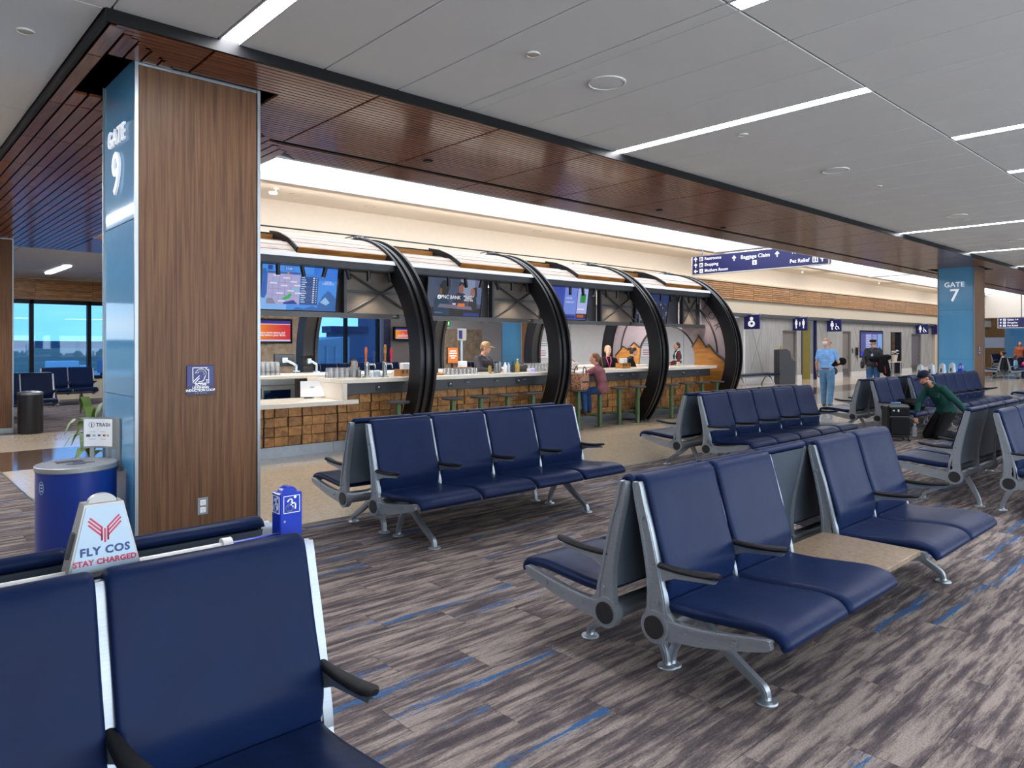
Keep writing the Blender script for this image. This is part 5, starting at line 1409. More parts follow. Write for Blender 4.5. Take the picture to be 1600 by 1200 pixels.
cluster(G_pint, 9.20, 9.55, CT, 7, 2, .088, .10, 'clear pint glass by second whole hoop', 'pint glasses beside the second whole hoop')
cluster(G_up, 6.62, 9.50, CT, 2, 2, .09, .1, 'tall clear glass by first whole hoop', 'tall glasses left of the first whole hoop')
t = thing('cup_stack', 'tall stack of clear plastic cups left of the first beer taps', 'cups', (5.57, 9.6, CT))
for k in range(5):
    link('cup', G_up, t, (0, 0, .028*k))
def can_(label, x, y, r, h, m='steel', z=CT, name='steel_cup', cat='cup'):
    q = MB(); q.lathe([(r*.9, 0), (r, .006), (r*1.02, h), (r*.92, h), (r*.86, .01), (.003, .01)], n=18); return tag(q.build(name, M[m], None, True, 40, (x, y, z)), label, cat)
can_('steel shaker tin left of the first beer tap tower', 5.66, 9.62, .04, .11)
can_('steel cup near the right part of the bar top by the third hoop', 13.0, 9.5, .04, .12); can_('small brown paper cup under the man in the vest on the bar top', 13.9, 9.5, .04, .10, 'beige', name='paper_cup')
can_('left of two tall steel shakers in front of the bartender', 8.30, 9.45, .035, .17); can_('right of two tall steel shakers in front of the bartender', 8.42, 9.5, .036, .19)
can_('thin brass jigger in front of the bartender', 8.15, 9.45, .022, .13, 'gold_wall', name='jigger', cat='jigger'); can_('second brass jigger in front of the bartender', 8.21, 9.5, .02, .12, 'gold_wall', name='jigger', cat='jigger')
def jar(label, x, m, r=.05, h=.10):
    t = thing('jar', label, 'jar', (x, 9.65, CT)); q = MB(); q.lathe([(r, 0), (r*1.03, .01), (r*1.03, h*.75), (r*.85, h*.8)], n=18); q.build('body', M[m], t, smooth=True)
    q = MB(); q.lathe([(r*.9, h*.8), (r*.9, h), (.003, h)], n=18); q.build('lid', M['white'], t, smooth=True)
jar('white jar right of the first beer tap tower', 5.88, 'white'); jar('white jar with a blue label between the beer tap towers', 6.0, 'charger'); jar('pale tub right of the second beer tap tower', 6.36, 'cool_white_wall', .07, .09)
def bottle(label, x, m, h=.22, y=9.5, r=.032, cap='black_plastic', z=CT):
    t = thing('bottle', label, 'bottle', (x, y, z)); q = MB(); q.lathe([(r*.95, 0), (r, .008), (r, h*.6), (r*.42, h*.78), (r*.36, h*.93), (.002, h*.93)], n=16); q.build('body', M[m], t, smooth=True)
    q = MB(); q.lathe([(r*.42, h*.92), (r*.42, h), (.002, h)], n=12); q.build('stopper', M[cap], t, smooth=True)
bottle('clear squeeze bottle with a white tip in front of the bartender', 8.56, 'white', .2); bottle('grey bottle in front of the bartender', 8.64, 'charger', .2); bottle('dark brown bottle with a white label in front of the bartender', 8.75, 'black_plastic', .2)
bottle('pale yellow squeeze bottle in front of the bartender', 8.86, 'gold_wall', .24, r=.04, cap='white')
for i, (x, m) in enumerate(((6.70,'charger_silver'),(6.76,'black_plastic'),(6.83,'black_plastic'),(6.88,'navy_dark'),(6.93,'black_plastic'))):
    bottle('liquor bottle with a pourer, %s of five left of the first whole hoop' % ('first', 'second', 'third', 'fourth', 'fifth')[i], x, m, .27, 9.75, cap='white')
def tap(label, x, handles):
    t = thing('beer_tap', label, 'beer tap', (x, 9.55, CT))
    q = MB(); q.lathe([(.06, 0), (.06, .012), (.036, .02), (.034, .20), (.040, .205), (.040, .225), (.003, .235)], n=20); q.build('tower', M['steel'], t, smooth=True, angle=40)
    for k, (dx, m, hh) in enumerate(handles):
        q = MB(); q.cyl((0, 0, .195), (dx*.9, -.03, .195), .014, n=10); q.tube([(dx, -.03, .20), (dx, -.06, .17), (dx, -.065, .13)], [.014, .012, .009], 8); q.build('faucet', M['steel'], t, smooth=True)
        q = MB(); q.lathe([(.010, .22), (.018, .26), (.014, .30), (.022, .36), (.024, .22+hh*.8), (.015, .22+hh), (.003, .22+hh)], (dx, -.03, 0), 12); q.build('tap_handle', M[m], t, smooth=True)
tap('steel beer tap tower with an orange handle on the bar', 5.76, ((-.03, 'amber', .24), (.11, 'navy_print', .18)))
tap('steel beer tap tower with a wooden and a red handle on the bar', 6.08, ((-.01, 'oak_panel', .28), (.10, 'red_print', .22)))
tap('beer tap with a light blue handle beside the second whole hoop', 9.93, ((0, 'blue_glass', .26),))
def caddy(label, x, y=9.5, tall=.0):
    t = thing('napkin_caddy', label, 'napkin holder', (x, y, CT))
    q = MB(); q.box((-.14, -.09, 0), (.14, .09, .012)); q.box((-.14, -.09, .012), (.14, -.078, .11)); q.box((-.14, .078, .012), (.14, .09, .11)); q.box((-.14, -.078, .012), (-.128, .078, .11)); q.box((.128, -.078, .012), (.14, .078, .11)); q.box((-.01, -.078, .012), (.0, .078, .11)); q.build('box', M['oak_panel'], t)
    q = MB(); q.cbox((-.06, -.06, .013), (.07, .06, .21), .01); q.build('napkins', M['white'], t)
    for x_ in (-.1, -.02, .08):
        q = MB(); q.tube([(x_, -.092, .10), (x_, -.11, .07), (x_, -.092, .05)], .007, 6); q.build('hook', M['black_metal'], t)
caddy('wooden caddy full of napkins left of the first whole hoop', 6.42); caddy('wooden caddy with napkins left of the bartender', 7.78, 9.75); caddy('wooden caddy with napkins in front of the dark haired woman', 11.9)
t = thing('serving_tray', 'flat wooden tray with a black box beside the first whole hoop', 'tray', (7.0, 9.55, CT)); q = MB(); q.cbox((-.16, -.12, 0), (.16, .12, .03), .006); q.build('tray', M['oak_panel'], t); q = MB(); q.cbox((-.12, .0, .031), (.12, .11, .10), .006); q.build('box', M['black_plastic'], t)
t = thing('till', 'black till on the bar right of the yellow bottle', 'till', (9.06, 9.7, CT)); q = MB(); q.prism([(-.14, 0), (.14, 0), (.14, .06), (.02, .12), (-.12, .12)], -.13, .13, 'x'); q.build('body', M['dark_grey'], t); q = MB(); q.box((-.10, -.142, .02), (.10, -.138, .05)); q.build('printer_slot', M['black_plastic'], t)
t = thing('card_reader', 'small card reader with a glowing violet screen on the bar', 'card reader', (9.12, 9.42, CT)); q = MB(); q.cbox((-.06, -.05, 0), (.06, .05, .06), .006); q.build('body', M['white'], t); q = MB(); q.box((-.05, -.053, .012), (.05, -.0495, .05)); q.build('display', glow('violet_display', '#7a6cf0', 1.5), t)
# till tablet, fridge, monitors
t = thing('tablet_till', 'white tablet till on a stand on the lower counter', 'till', (5.02, 9.86, .80)); t.rotation_euler = (0, 0, R(-25))
q = MB(); q.prism([(-.06, .03), (.10, .25), (.115, .24), (-.045, .02)], -.17, .17, 'x'); q.build('tablet', M['white'], t)
q = MB(); q.prism([(-.02, .0), (.03, .0), (.055, .16), (.035, .17)], -.03, .03, 'x'); q.build('stand', M['charger'], t)
q = MB(); q.box((-.12, -.02, 0), (-.0, .04, .03)); q.build('card_slot', M['black_plastic'], t)
t = thing('bar_fridge', 'steel bottle fridge with glass doors under the back counter', 'fridge', (4.78, 11.15, 0))
q = MB(); q.box((-.62, .03, .1), (.58, .34, 1.03)); q.build('body', M['dark_grey'], t)
q = MB(); q.box((-.62, -.01, .94), (.58, .03, 1.03)); q.build('top_panel', M['steel'], t)
for xa in (-.62, -.02):
    q = MB(); q.box((xa, -.01, .12), (xa+.07, .02, .93)); q.box((xa+.53, -.01, .12), (xa+.60, .02, .93)); q.box((xa+.07, -.01, .86), (xa+.53, .02, .93)); q.box((xa+.07, -.01, .12), (xa+.53, .02, .2)); d = q.build('door', M['steel'], t)
    q = MB(); q.box((xa+.07, .0, .2), (xa+.53, .008, .86)); q.build('pane', M['glass_window'], d)
    q = MB(); q.cyl((xa+.03, -.04, .4), (xa+.03, -.04, .9), .012, n=8); q.build('handle', M['steel'], d)
for k in range(6):
    bottle('%s bottle behind the glass of the bar fridge' % ('first', 'second', 'third', 'fourth', 'fifth', 'sixth')[k], 4.40 + .13*k, 'green_steel', .24, 11.2, z=.58); 
def monitor(label, x, y, z, rz):
    t = thing('till_monitor', label, 'monitor', (x, y, z), rz)
    q = MB(); q.cbox((-.19, -.02, -.11), (.19, .02, .11), .008); q.build('screen', M['screen_black'], t)
    q = MB(); q.box((-.045, -.045, -.045), (.045, -.02, .045)); q.tube([(0, -.06, 0), (.12, -.10, -.06), (.20, -.06, -.10), (.20, -.06, -.2)], .022, 8); q.box((.15, -.10, -.21), (.25, -.02, -.19)); q.build('arm', M['charger'], t)
monitor('black till monitor on a white arm seen from behind, on the far bar counter', 5.62, 12.1, 1.32, 0); monitor('black till monitor at the far counter half hidden by a hoop', 6.05, 12.05, 1.30, .6); monitor('black till monitor beside the woman with glasses', 8.55, 12.1, 1.32, 0)
t = thing('tote_bag', 'leopard print tote bag standing on a bar stool', 'bag', (10.06, 9.05, .752), R(15))
leo, n_, l_, b_ = new_mat('leopard_print'); v = n_.new('ShaderNodeTexVoronoi'); v.inputs['Scale'].default_value = 32; tcn = n_.new('ShaderNodeTexCoord'); l_.new(tcn.outputs['Object'], v.inputs['Vector']); rp = n_.new('ShaderNodeValToRGB'); rp.color_ramp.elements[0].position = .28; rp.color_ramp.elements[0].color = lin('#2a1814'); rp.color_ramp.elements[1].position = .42; rp.color_ramp.elements[1].color = lin('#b07e66'); l_.new(v.outputs['Distance'], rp.inputs[0]); l_.new(rp.outputs[0], b_.inputs['Base Color']); b_.inputs['Roughness'].default_value = .7
q = MB(); q.loft([[(-.15,-.08,0),(.15,-.08,0),(.15,.08,0),(-.15,.08,0)], [(-.18,-.10,.12),(.18,-.10,.12),(.18,.10,.12),(-.18,.10,.12)], [(-.18,-.09,.30),(.17,-.09,.31),(.17,.09,.31),(-.18,.09,.30)]]); q.build('body', leo, t, smooth=True)
q = MB(); q.cbox((-.12, -.105, .13), (.12, -.095, .16), .003); q.build('black_band', M['black_plastic'], t)
q = MB(); q.ell((-.05, 0, .32), (.1, .06, .05)); q.ell((.07, 0, .31), (.08, .06, .06)); q.build('tissue', M['white'], t, smooth=True)
for s_ in (-1, 1):
    q = MB(); q.tube([(-.07, s_*.09, .26), (-.06, s_*.09, .38), (0, s_*.08, .44), (.06, s_*.09, .38), (.07, s_*.09, .26)], .009, 6); q.build('handle', M['black_plastic'], t, smooth=True)
t = thing('backpack', 'olive green rucksack on the bar beside the second whole hoop', 'bag', (10.12, 9.6, CT)); q = MB(); q.loft([[(-.1,-.08,0),(.1,-.08,0),(.1,.08,0),(-.1,.08,0)], [(-.12,-.1,.1),(.12,-.1,.1),(.12,.1,.1),(-.12,.1,.1)], [(-.08,-.07,.22),(.08,-.07,.22),(.08,.07,.22),(-.08,.07,.22)]]); q.build('body', M['green_steel'], t, smooth=True); q = MB(); q.tube([(-.04, 0, .21), (0, 0, .26), (.04, 0, .21)], .01, 6); q.build('top_loop', M['gold_wall'], t)
t = thing('handbag', 'small patterned white handbag on the bar in front of the customer in mauve', 'bag', (10.45, 9.62, CT)); q = MB(); q.cbox((-.13, -.06, 0), (.13, .06, .15), .02); q.build('body', mat('patterned_white', '#b9b2ae', .6, vary=.5, vscale=30), t); q = MB(); q.tube([(-.1, 0, .14), (0, 0, .2), (.1, 0, .14)], .007, 6); q.build('strap', M['black_plastic'], t)
t = thing('dispenser', 'grey box hanging on the back of the second whole hoop', 'box', (9.62, 9.13, .42)); q = MB(); q.cbox((-.08, -.08, 0), (.08, .08, .28), .02); q.build('body', M['charger_silver'], t); q = MB(); q.box((-.04, -.083, .08), (.04, -.079, .18)); q.build('window', M['black_plastic'], t); q = MB(); q.box((-.02, -.02, -.42), (.02, .02, .0)); q.build('stand', M['alu_dark'], t)

# signs and stands seen through the bar
t = thing('standing_sign', 'orange printed notice on a stand behind the bar left of the bartender', 'sign', (10.1, 13.0, 0)); q = MB(); q.cbox((-.16, 0, 1.16), (.16, .03, 1.54), .006); q.build('frame', M['black_metal'], t); q = MB(); q.box((-.145, -.004, 1.175), (.145, 0, 1.525)); q.build('print', mat('orange_print', '#b8641c', .5, vary=.06), t); q = MB(); q.box((-.02, .01, .02), (.02, .03, 1.16)); q.box((-.2, -.15, 0), (.2, .2, .02)); q.build('stand', M['black_metal'], t)
q = MB()
for z, w_ in ((1.45, .09), (1.40, .11), (1.34, .10), (1.29, .06)): q.box((-w_, -.006, z-.012), (w_, -.004, z+.012))
q.build('print_lines', M['white'], t)
t = thing('post_sign', 'blue and white notice on a grey post behind the bar', 'sign', (11.15, 14.0, 0)); q = MB(); q.cyl((0, 0, 0), (0, 0, 1.75), .03, n=12); q.lathe([(.2, 0), (.2, .02), (.03, .03)], n=18); q.build('post', M['charger'], t, smooth=True); q = MB(); q.cbox((-.14, -.03, 1.70), (.14, 0, 2.0), .006); q.build('plate', M['charger_silver'], t); q = MB(); q.box((-.11, -.034, 1.74), (.0, -.03, 1.95)); q.build('blue_print', M['navy_sign'], t)
t = thing('exit_sign', 'green lit exit sign by the far stone wall', 'sign', (15.1, 19.8, 2.33)); q = MB(); q.cbox((-.17, 0, -.1), (.17, .05, .1), .006); q.build('casing', M['dark_grey'], t); q = MB(); q.box((-.14, -.004, -.07), (.14, 0, .07)); q.build('lit_panel', glow('exit_green', '#2ec94a', 1.2), t); q = MB(); q.cyl((0, .03, .1), (0, .03, 1.18), .012, n=8); q.build('rod', M['dark_grey'], t)
text('EXIT', .11, M['lit_white'], t, (0, -.006, 0), FACE_MY, ext=.001)
def poster(label, x, y, z, w_, h):
    t = thing('notice', label, 'poster', (x, y, z)); q = MB(); q.cbox((-w_/2, 0, -h/2), (w_/2, .012, h/2), .003); q.build('board', M['white'], t)
    q = MB()
    for k in range(2): q.box((-w_*.40, -.002, h*(.38-.12*k)), (w_*.38, 0, h*(.42-.12*k)))
    q.build('grey_lines', M['grey_print'], t); q = MB()
    for k in range(3): q.box((-w_*.36, -.002, -h*(.08+.14*k)), (w_*(.26+.06*(k==1)), 0, -h*(.03+.14*k)))
    q.build('red_lines', M['red_print'], t)
poster('white notice with red lines on the pale wall beside the second whole hoop', 16.25, 16.27, 1.42, .62, .50); poster('white notice with red lines seen through the round hole of the end panel', 21.75, 16.27, 1.42, .62, .55)

# grey wall side: cash machine, fountain table, phone
t = thing('cash_machine', 'dark grey cash machine by the grey wood wall', 'cash machine', (27.7, 13.85, 0), R(48))
q = MB(); q.prism([(-.30, 0), (.33, 0), (.33, 1.38), (.05, 1.42), (-.10, 1.32), (-.16, 1.02), (-.32, .92)], -.30, .30, 'x'); q.build('body', M['dark_grey'], t)
q = MB(); q.prism([(-.105, 1.29), (-.150, 1.06), (-.158, 1.06), (-.113, 1.29)], -.20, .20, 'x'); q.build('screen', M['charger'], t)
q = MB(); q.box((-.2, -.30, .93), (.2, -.17, .99)); q.build('keypad', M['charger_silver'], t); q = MB(); q.box((-.25, -.31, .3), (.25, -.302, .8)); q.build('front_panel', M['alu_dark'], t); q = MB(); q.cap((.0, .15, 1.40), (0, .15, 1.50), .045); q.build('yellow_beacon', M['gold_wall'], t)
t = thing('console_table', 'white table with a flower vase before the brown alcove', 'table', (40.3, 14.2, 0)); q = MB(); q.cbox((-.55, -.25, .66), (.55, .25, .70), .006); q.build('top', M['quartz'], t)
for sx in (-.48, .48):
    for sy in (-.2, .2):
        q = MB(); q.cyl((sx, sy, 0), (sx, sy, .66), .025, n=8); q.build('leg', M['alu'], t)
t = thing('flower_vase', 'beige pot of white flowers on the table by the alcove', 'vase', (40.35, 14.15, .70)); q = MB(); q.lathe([(.12, 0), (.17, .35), (.15, .36), (.10, .02)], n=18); q.build('pot', M['beige'], t, smooth=True)
rf = random.Random(9)
for k in range(12):
    a, r_, z = rf.uniform(0, 6.28), rf.uniform(.05, .34), rf.uniform(.4, .62)
    q = MB(); q.tube([(0, 0, .33), (r_*.5*math.cos(a), r_*.5*math.sin(a), z*.8), (r_*math.cos(a), r_*math.sin(a), z)], .008, 5)
    s = q.build('stem', leafm, t); q = MB(); c = Vector((r_*math.cos(a), r_*math.sin(a), z))
    for j in range(5): q.ell(c + Vector((.035*math.cos(j*1.257), .035*math.sin(j*1.257), 0)), (.032, .032, .014), nu=6, nv=4)
    q.build('flower', M['white'], s, smooth=True)
t = thing('wall_phone', 'black wall telephone left of the beret man', 'telephone', (36.95, 14.74, 1.25)); q = MB(); q.cbox((-.1, -.08, -.2), (.1, 0, .2), .02); q.build('body', M['black_plastic'], t); q = MB(); q.tube([(-.06, -.1, .15), (-.1, -.12, 0), (-.06, -.1, -.15)], .03, 8); q.tube([(-.06, -.1, -.15), (.0, -.06, -.5), (.02, -.03, -.25)], .012, 6); q.build('handset', M['black_plastic'], t, smooth=True)
t = thing('wall_plate', 'small grey plate on the grey wall beside the telephone', 'plate', (36.5, 14.74, 1.3)); q = MB(); q.cbox((-.07, -.02, -.12), (.07, 0, .12), .01); q.build('plate', M['alu_dark'], t)

# suitcase, water bottle, jacket
t = thing('suitcase', 'black upright cabin suitcase with a blue handle in front of the seat row', 'suitcase', (12.78, 4.46, 0), R(-44))
q = MB(); q.cbox((-.185, -.12, .06), (.185, .12, .60), .03); q.build('body', M['black_plastic'], t)
blk = cloth('black_nylon', '#0d0d10', .1)
q = MB(); q.cbox((-.165, -.155, .10), (.165, -.11, .40), .02); q.build('front_pocket', blk, t); q = MB(); q.cbox((-.165, -.145, .42), (.165, -.11, .56), .015); q.build('top_pocket', blk, t)
q = MB(); q.tube([(-.08, 0, .59), (-.075, 0, .625), (.075, 0, .625), (.08, 0, .59)], .014, 8); q.build('top_handle', mat('blue_handle', '#3f6f9c', .5, vary=.04), t, smooth=True)
for sx in (-.18, .18):
    for sy in (-.09, .09):
        q = MB(); q.cyl((sx-.012, sy, .028), (sx+.012, sy, .028), .028, n=12); q.box((sx-.02, sy-.02, .03), (sx+.02, sy+.02, .075)); q.build('wheel', M['black_plastic'], t)
q = MB(); q.box((-.12, -.149, .50), (-.09, -.144, .52)); q.box((-.04, -.149, .49), (-.015, -.144, .53)); q.build('badge', M['steel'], t)
t = thing('water_bottle', 'clear plastic water bottle in the hand of the kneeling man', 'bottle', (13.36, 4.36, 0))
q = MB(); q.lathe([(.03, .02), (.036, .03), (.036, .09), (.033, .10), (.036, .11), (.036, .17), (.016, .215), (.014, .235), (.003, .235)], n=16); q.build('body', gm, t, smooth=True); q = MB(); q.lathe([(.017, .22), (.017, .245), (.003, .247)], n=12); q.build('cap', M['white'], t)
t = thing('dark_jacket', 'crumpled black jacket lying on the seat behind the suitcase', 'jacket', (13.9, 4.55, .44))
q = MB(); rj = random.Random(2)
for k in range(9): q.ell((rj.uniform(-.28, .28), rj.uniform(-.16, .16), rj.uniform(.03, .12)), (rj.uniform(.09, .16), rj.uniform(.08, .13), rj.uniform(.04, .09)))
o = q.build('jacket', blk, t, True); md = o.modifiers.new('Remesh', 'REMESH'); md.mode = 'VOXEL'; md.voxel_size = .02; md.use_smooth_shade = True

# ------------------------------------------------------------------ people
def blob(name, prims, voxel, m, parent, smooth=3):
    q = MB()
    for p in prims:
        if p[0] == 'c': q.cap(p[1], p[2], p[3], p[4], 12)
        else: q.ell(p[1], p[2], p[3] if len(p) > 3 else None, 16, 12)
    o = q.build(name, m, parent, True, None)
    md = o.modifiers.new('Remesh', 'REMESH'); md.mode = 'VOXEL'; md.voxel_size = voxel; md.use_smooth_shade = True
    if smooth:
        sm = o.modifiers.new('Smooth', 'SMOOTH'); sm.factor = .5; sm.iterations = smooth
    return o
V = Vector
def stand():
    return dict(pelvis=V((0,0,.96)), waist=V((0,.0,1.10)), chest=V((0,-.005,1.30)), neck=V((0,-.01,1.46)), head=V((0,.015,1.625)),
      shR=V((.178,-.01,1.395)), elR=V((.235,-.03,1.12)), wrR=V((.245,.05,.88)), shL=V((-.178,-.01,1.395)), elL=V((-.235,-.03,1.12)), wrL=V((-.245,.05,.88)),
      hipR=V((.09,0,.92)), knR=V((.105,.02,.50)), anR=V((.11,-.02,.09)), hipL=V((-.09,0,.92)), knL=V((-.105,.02,.50)), anL=V((-.11,-.02,.09)))
def sit(h):
    d = stand(); dz = h + .09 - .96
    for k in ('pelvis','waist','chest','neck','head','shR','elR','wrR','shL','elL','wrL','hipR','hipL'): d[k] = d[k] + V((0,0,dz))
    d['knR'] = V((.11,.40,h+.06)); d['knL'] = V((-.11,.40,h+.06)); d['anR'] = V((.11,.36,h-.36)); d['anL'] = V((-.11,.36,h-.36)); return d
def person(label, loc, heading, J, skin='skin', top='#555555', sleeve=1.0, legs='#333333', shoes='#222222', hair=None, hairstyle='short', hat=None, face=(0, 0), scale=1.0, voxel=.009, glasses=False, beard=None, curl=(.5, .5), girth=1.0, extras=None, female=False, group=None, tuck=False):
    """heading: direction faced, degrees from +x; face: extra head turn (yaw left +, pitch down +) in degrees"""
    t = thing('person', label, 'person', loc, R(heading - 90), group); t.scale = (scale,)*3
    hd = J['head']; g = girth
    Q = (Matrix.Rotation(R(face[0]), 3, 'Z') @ Matrix.Rotation(R(-face[1]), 3, 'X'))
    def hp(x, y, z): return hd + Q @ V((x, y, z))
    def E(c, r): return ('e', hp(*c), r, Q)
    sh_w = .93 if female else 1.0
    B = [E((0,-.012,.030), (.074,.093,.094)), E((0,.022,-.028), (.060,.068,.082)), E((0,.030,-.078), (.043,.048,.036)), ('c', hp(0,.088,.008), hp(0,.102,-.026), .008, .0125),
         E((.076,-.005,-.012), (.011,.02,.03)), E((-.076,-.005,-.012), (.011,.02,.03)), E((0,.075,.022), (.05,.02,.014)), ('c', J['neck'] - V((0,0,.03)), hp(0,-.012,-.06), .054*sh_w, .050*sh_w)]
    for s_ in 'LR':
        sh, el, wr = J['sh'+s_], J['el'+s_], J['wr'+s_]
        B += [('c', sh, el, .046*g, .038*g), ('c', el, wr, .040*g, .027)]
        d = (wr - el).normalized(); sd = V((1 if s_ == 'R' else -1, 0, 0)); sd = (sd - d*sd.dot(d)); sd = sd.normalized() if sd.length > .1 else V((0, 1, 0))
        # palm faces the body: thumb forward
        fw = V((0, 1, 0)) - d*d.dot(V((0, 1, 0)))
        fw = fw.normalized() if fw.length > .25 else V((0, 0, 1)); fw = (fw - d*fw.dot(d)).normalized()
        pn = d.cross(fw).normalized()
        if pn.dot(sd) > 0: pn = -pn
        cu = curl[0 if s_ == 'L' else 1]
        Qh = Matrix((fw, pn, d)).transposed()
        B.append(('e', wr + d*.05, V((.040, .017, .052)), Qh)); B.append(('c', wr - d*.02, wr + d*.03, .026, .024))
        for k, L in enumerate((.068, .078, .073, .058)):
            b0 = wr + d*.088 + fw*(.029 - .0195*k); a1 = cu*.9; d1 = d*math.cos(a1) + pn*math.sin(a1); a2 = cu*2.0; d2 = d*math.cos(a2) + pn*math.sin(a2)
            b1 = b0 + d1*L*.55; B += [('c', b0 - d*.02, b1, .0095, .009), ('c', b1, b1 + d2*L*.45, .009, .0075)]
        tb = wr + d*.025 + fw*.03; td = (d*.65 + fw*.6 + pn*.45*cu).normalized(); B += [('c', tb, tb + td*.04, .012, .0105), ('c', tb + td*.04, tb + td*.04 + (td + d*.5).normalized()*.03, .0105, .009)]
        hip, kn, an = J['hip'+s_], J['kn'+s_], J['an'+s_]
        B += [('c', hip, kn, .066*g, .048), ('c', kn, an, .048, .034)]
    # trunk
    def trunk(k, ex):
        L = []
        sm = (J['shL'] + J['shR'])/2
        L.append(('c', J['pelvis'] + V((-.06,0,0)), J['pelvis'] + V((.06,0,0)), (.105*g)+ex, (.105*g)+ex))
        for f in (0, .5, 1):
            a = J['pelvis'].lerp(J['waist'], f); L.append(('c', a + V((-.055*g,0,0)), a + V((.055*g,0,0)), .098*g+ex, .098*g+ex))
        for f in (.35, .7, 1):
            a = J['waist'].lerp(J['chest'], f); w_ = (.06 + .025*f)*g*sh_w; L.append(('c', a + V((-w_,0,0)), a + V((w_,0,0)), .100*g+ex, .100*g+ex))
        ax = (J['shR'] - J['shL']).normalized()
        L.append(('c', sm - ax*.115*sh_w - V((0,0,.02)), sm + ax*.115*sh_w - V((0,0,.02)), .060+ex, .060+ex)); L += [('c', J['neck'] - V((0,0,.02)), J['sh'+s_], .040+ex*.6, .045+ex) for s_ in 'LR']
        L.append(('c', J['chest'], sm - V((0,0,.02)), .105*g+ex, .085+ex)); L.append(('c', sm, J['neck'], .065+ex*.6, .052+ex*.3))
        if female: L += [('e', J['chest'] + V((s_*.06, .07, -.02)), (.06+ex, .05+ex, .055+ex)) for s_ in (-1, 1)]
        return L
    B += trunk(1, -.012)
    blob('body', B, voxel*.85, M[skin], t, 2)
    # clothes
    T = trunk(1, .012)
    if not top is None:
        for s_ in 'LR':
            sh, el, wr = J['sh'+s_], J['el'+s_], J['wr'+s_]
            if sleeve >= 1: T += [('c', sh, el, .064*g, .054*g), ('c', el, el.lerp(wr, .93), .055*g, .042)]
            else: T += [('c', sh, sh.lerp(el, sleeve), .066*g, .060*g)]
        hem = [('c', J['pelvis'] + V((-.07,0,-.02)), J['pelvis'] + V((.07,0,-.02)), .122*g, .122*g)]
        blob('top', T + ([] if tuck else hem), voxel*1.2, cloth('top_' + label[:18], top), t, 3)
    Lg = [('c', J['pelvis'] + V((-.05,0,-.02)), J['pelvis'] + V((.05,0,-.02)), .116*g, .116*g)]
    for s_ in 'LR':
        hip, kn, an = J['hip'+s_], J['kn'+s_], J['an'+s_]
        bg = 1.0 if female else 1.1
        Lg += [('c', hip, kn, .094*g*bg, .072*g*bg), ('c', kn, kn.lerp(an, .97), .072*g*bg, .057*bg)]
    blob('trousers', Lg, voxel*1.2, cloth('legs_' + label[:18], legs), t, 3)
    shm = mat('shoes_' + label[:18], shoes, .5, vary=.15)
    for s_ in 'LR':
        kn, an = J['kn'+s_], J['an'+s_]; d = (an - kn).normalized(); fwd = V((0, 1, 0)) if abs(d.y) < .8 else V((0, 0, -1))
        if d.y < -.6: fwd = (V((0, -.75, -.25)))
        blob('shoe', [('c', an + V((0,0,-.035)), an + fwd*.15 + V((0,0,-.045 if fwd.y > .9 else 0)), .045, .038), ('c', an + V((0,0,.02)), an + V((0,0,-.04)), .046, .046)], voxel, shm, t, 1)
    # face
    for s_ in (-1, 1):
        q = MB(); q.ell(hp(s_*.030, .081, .004), (.0105, .009, .0065), Q, 10, 6); e_ = q.build('eye', M['eye_white'], t, True)
        q = MB(); q.ell(hp(s_*.030, .0895, .004), (.0055, .004, .0055), Q, 8, 6); q.build('pupil', M['eye_dark'], e_, True)
    q = MB(); q.ell(hp(0, .083, -.062), (.021, .008, .006), Q, 10, 6); q.build('mouth', M['lips'], t, True)
    if hair:
        hm = mat('hair_' + label[:18], hair, .6, vary=.25, vscale=30, stretch=(6, 6, 1))
        Hh = [E((0,-.028,.046), (.081,.090,.089)), E((0,-.055,.0), (.076,.062,.075))]
        if hairstyle == 'long': Hh += [('c', hp(s_*.07,-.02,.02), hp(s_*.085,-.03,-.20), .03, .035) for s_ in (-1, 1)] + [('c', hp(0,-.08,.0), hp(0,-.09,-.22), .06, .06)]
        if hairstyle == 'pony': Hh += [('e', hp(0,-.125,.0), (.035,.035,.035)), ('c', hp(0,-.13,-.01), hp(0,-.155,-.16), .034, .018)]
        if hairstyle == 'bun': Hh += [('e', hp(0,-.125,.05), (.05,.05,.05)), ('c', hp(0,-.14,.06), hp(0,-.17,-.02), .03, .015)]
        if hairstyle == 'bald': Hh = [E((0,-.05,-.005), (.079,.063,.06))]
        blob('hair', Hh, voxel, hm, t, 1)
    if beard: blob('beard', [E((0,.036,-.085), (.047,.050,.040)), E((.042,.03,-.07), (.016,.03,.026)), E((-.042,.03,-.07), (.016,.03,.026))], voxel*.8, mat('beard_' + label[:18], beard, .8, vary=.2, vscale=40), t, 1)
    if glasses:
        q = MB()
        for s_ in (-1, 1): q.tube([hp(s_*.032 + .022*math.cos(2*PI*k/12), .094, .004 + .018*math.sin(2*PI*k/12)) for k in range(13)], .003, 5); q.tube([hp(s_*.054, .092, .006), hp(s_*.078, .01, .006)], .003, 5)
        q.tube([hp(-.010, .096, .006), hp(.010, .096, .006)], .003, 5); q.build('glasses', M['black_plastic'], t)
    if hat:
        kind, hc = hat; hm = cloth('hat_' + label[:18], hc, .08)
        if kind == 'cap': P = [E((0,-.012,.062), (.088,.104,.075)), ('e', hp(0,.115,.052), (.072,.07,.010), Q)]
        else: P = [E((0,-.01,.085), (.100,.115,.042)), E((0,-.01,.06), (.086,.102,.05))]
        blob('cap' if kind == 'cap' else 'beret', P, voxel, hm, t, 1)
    if extras: extras(t, J, hp)
    return t
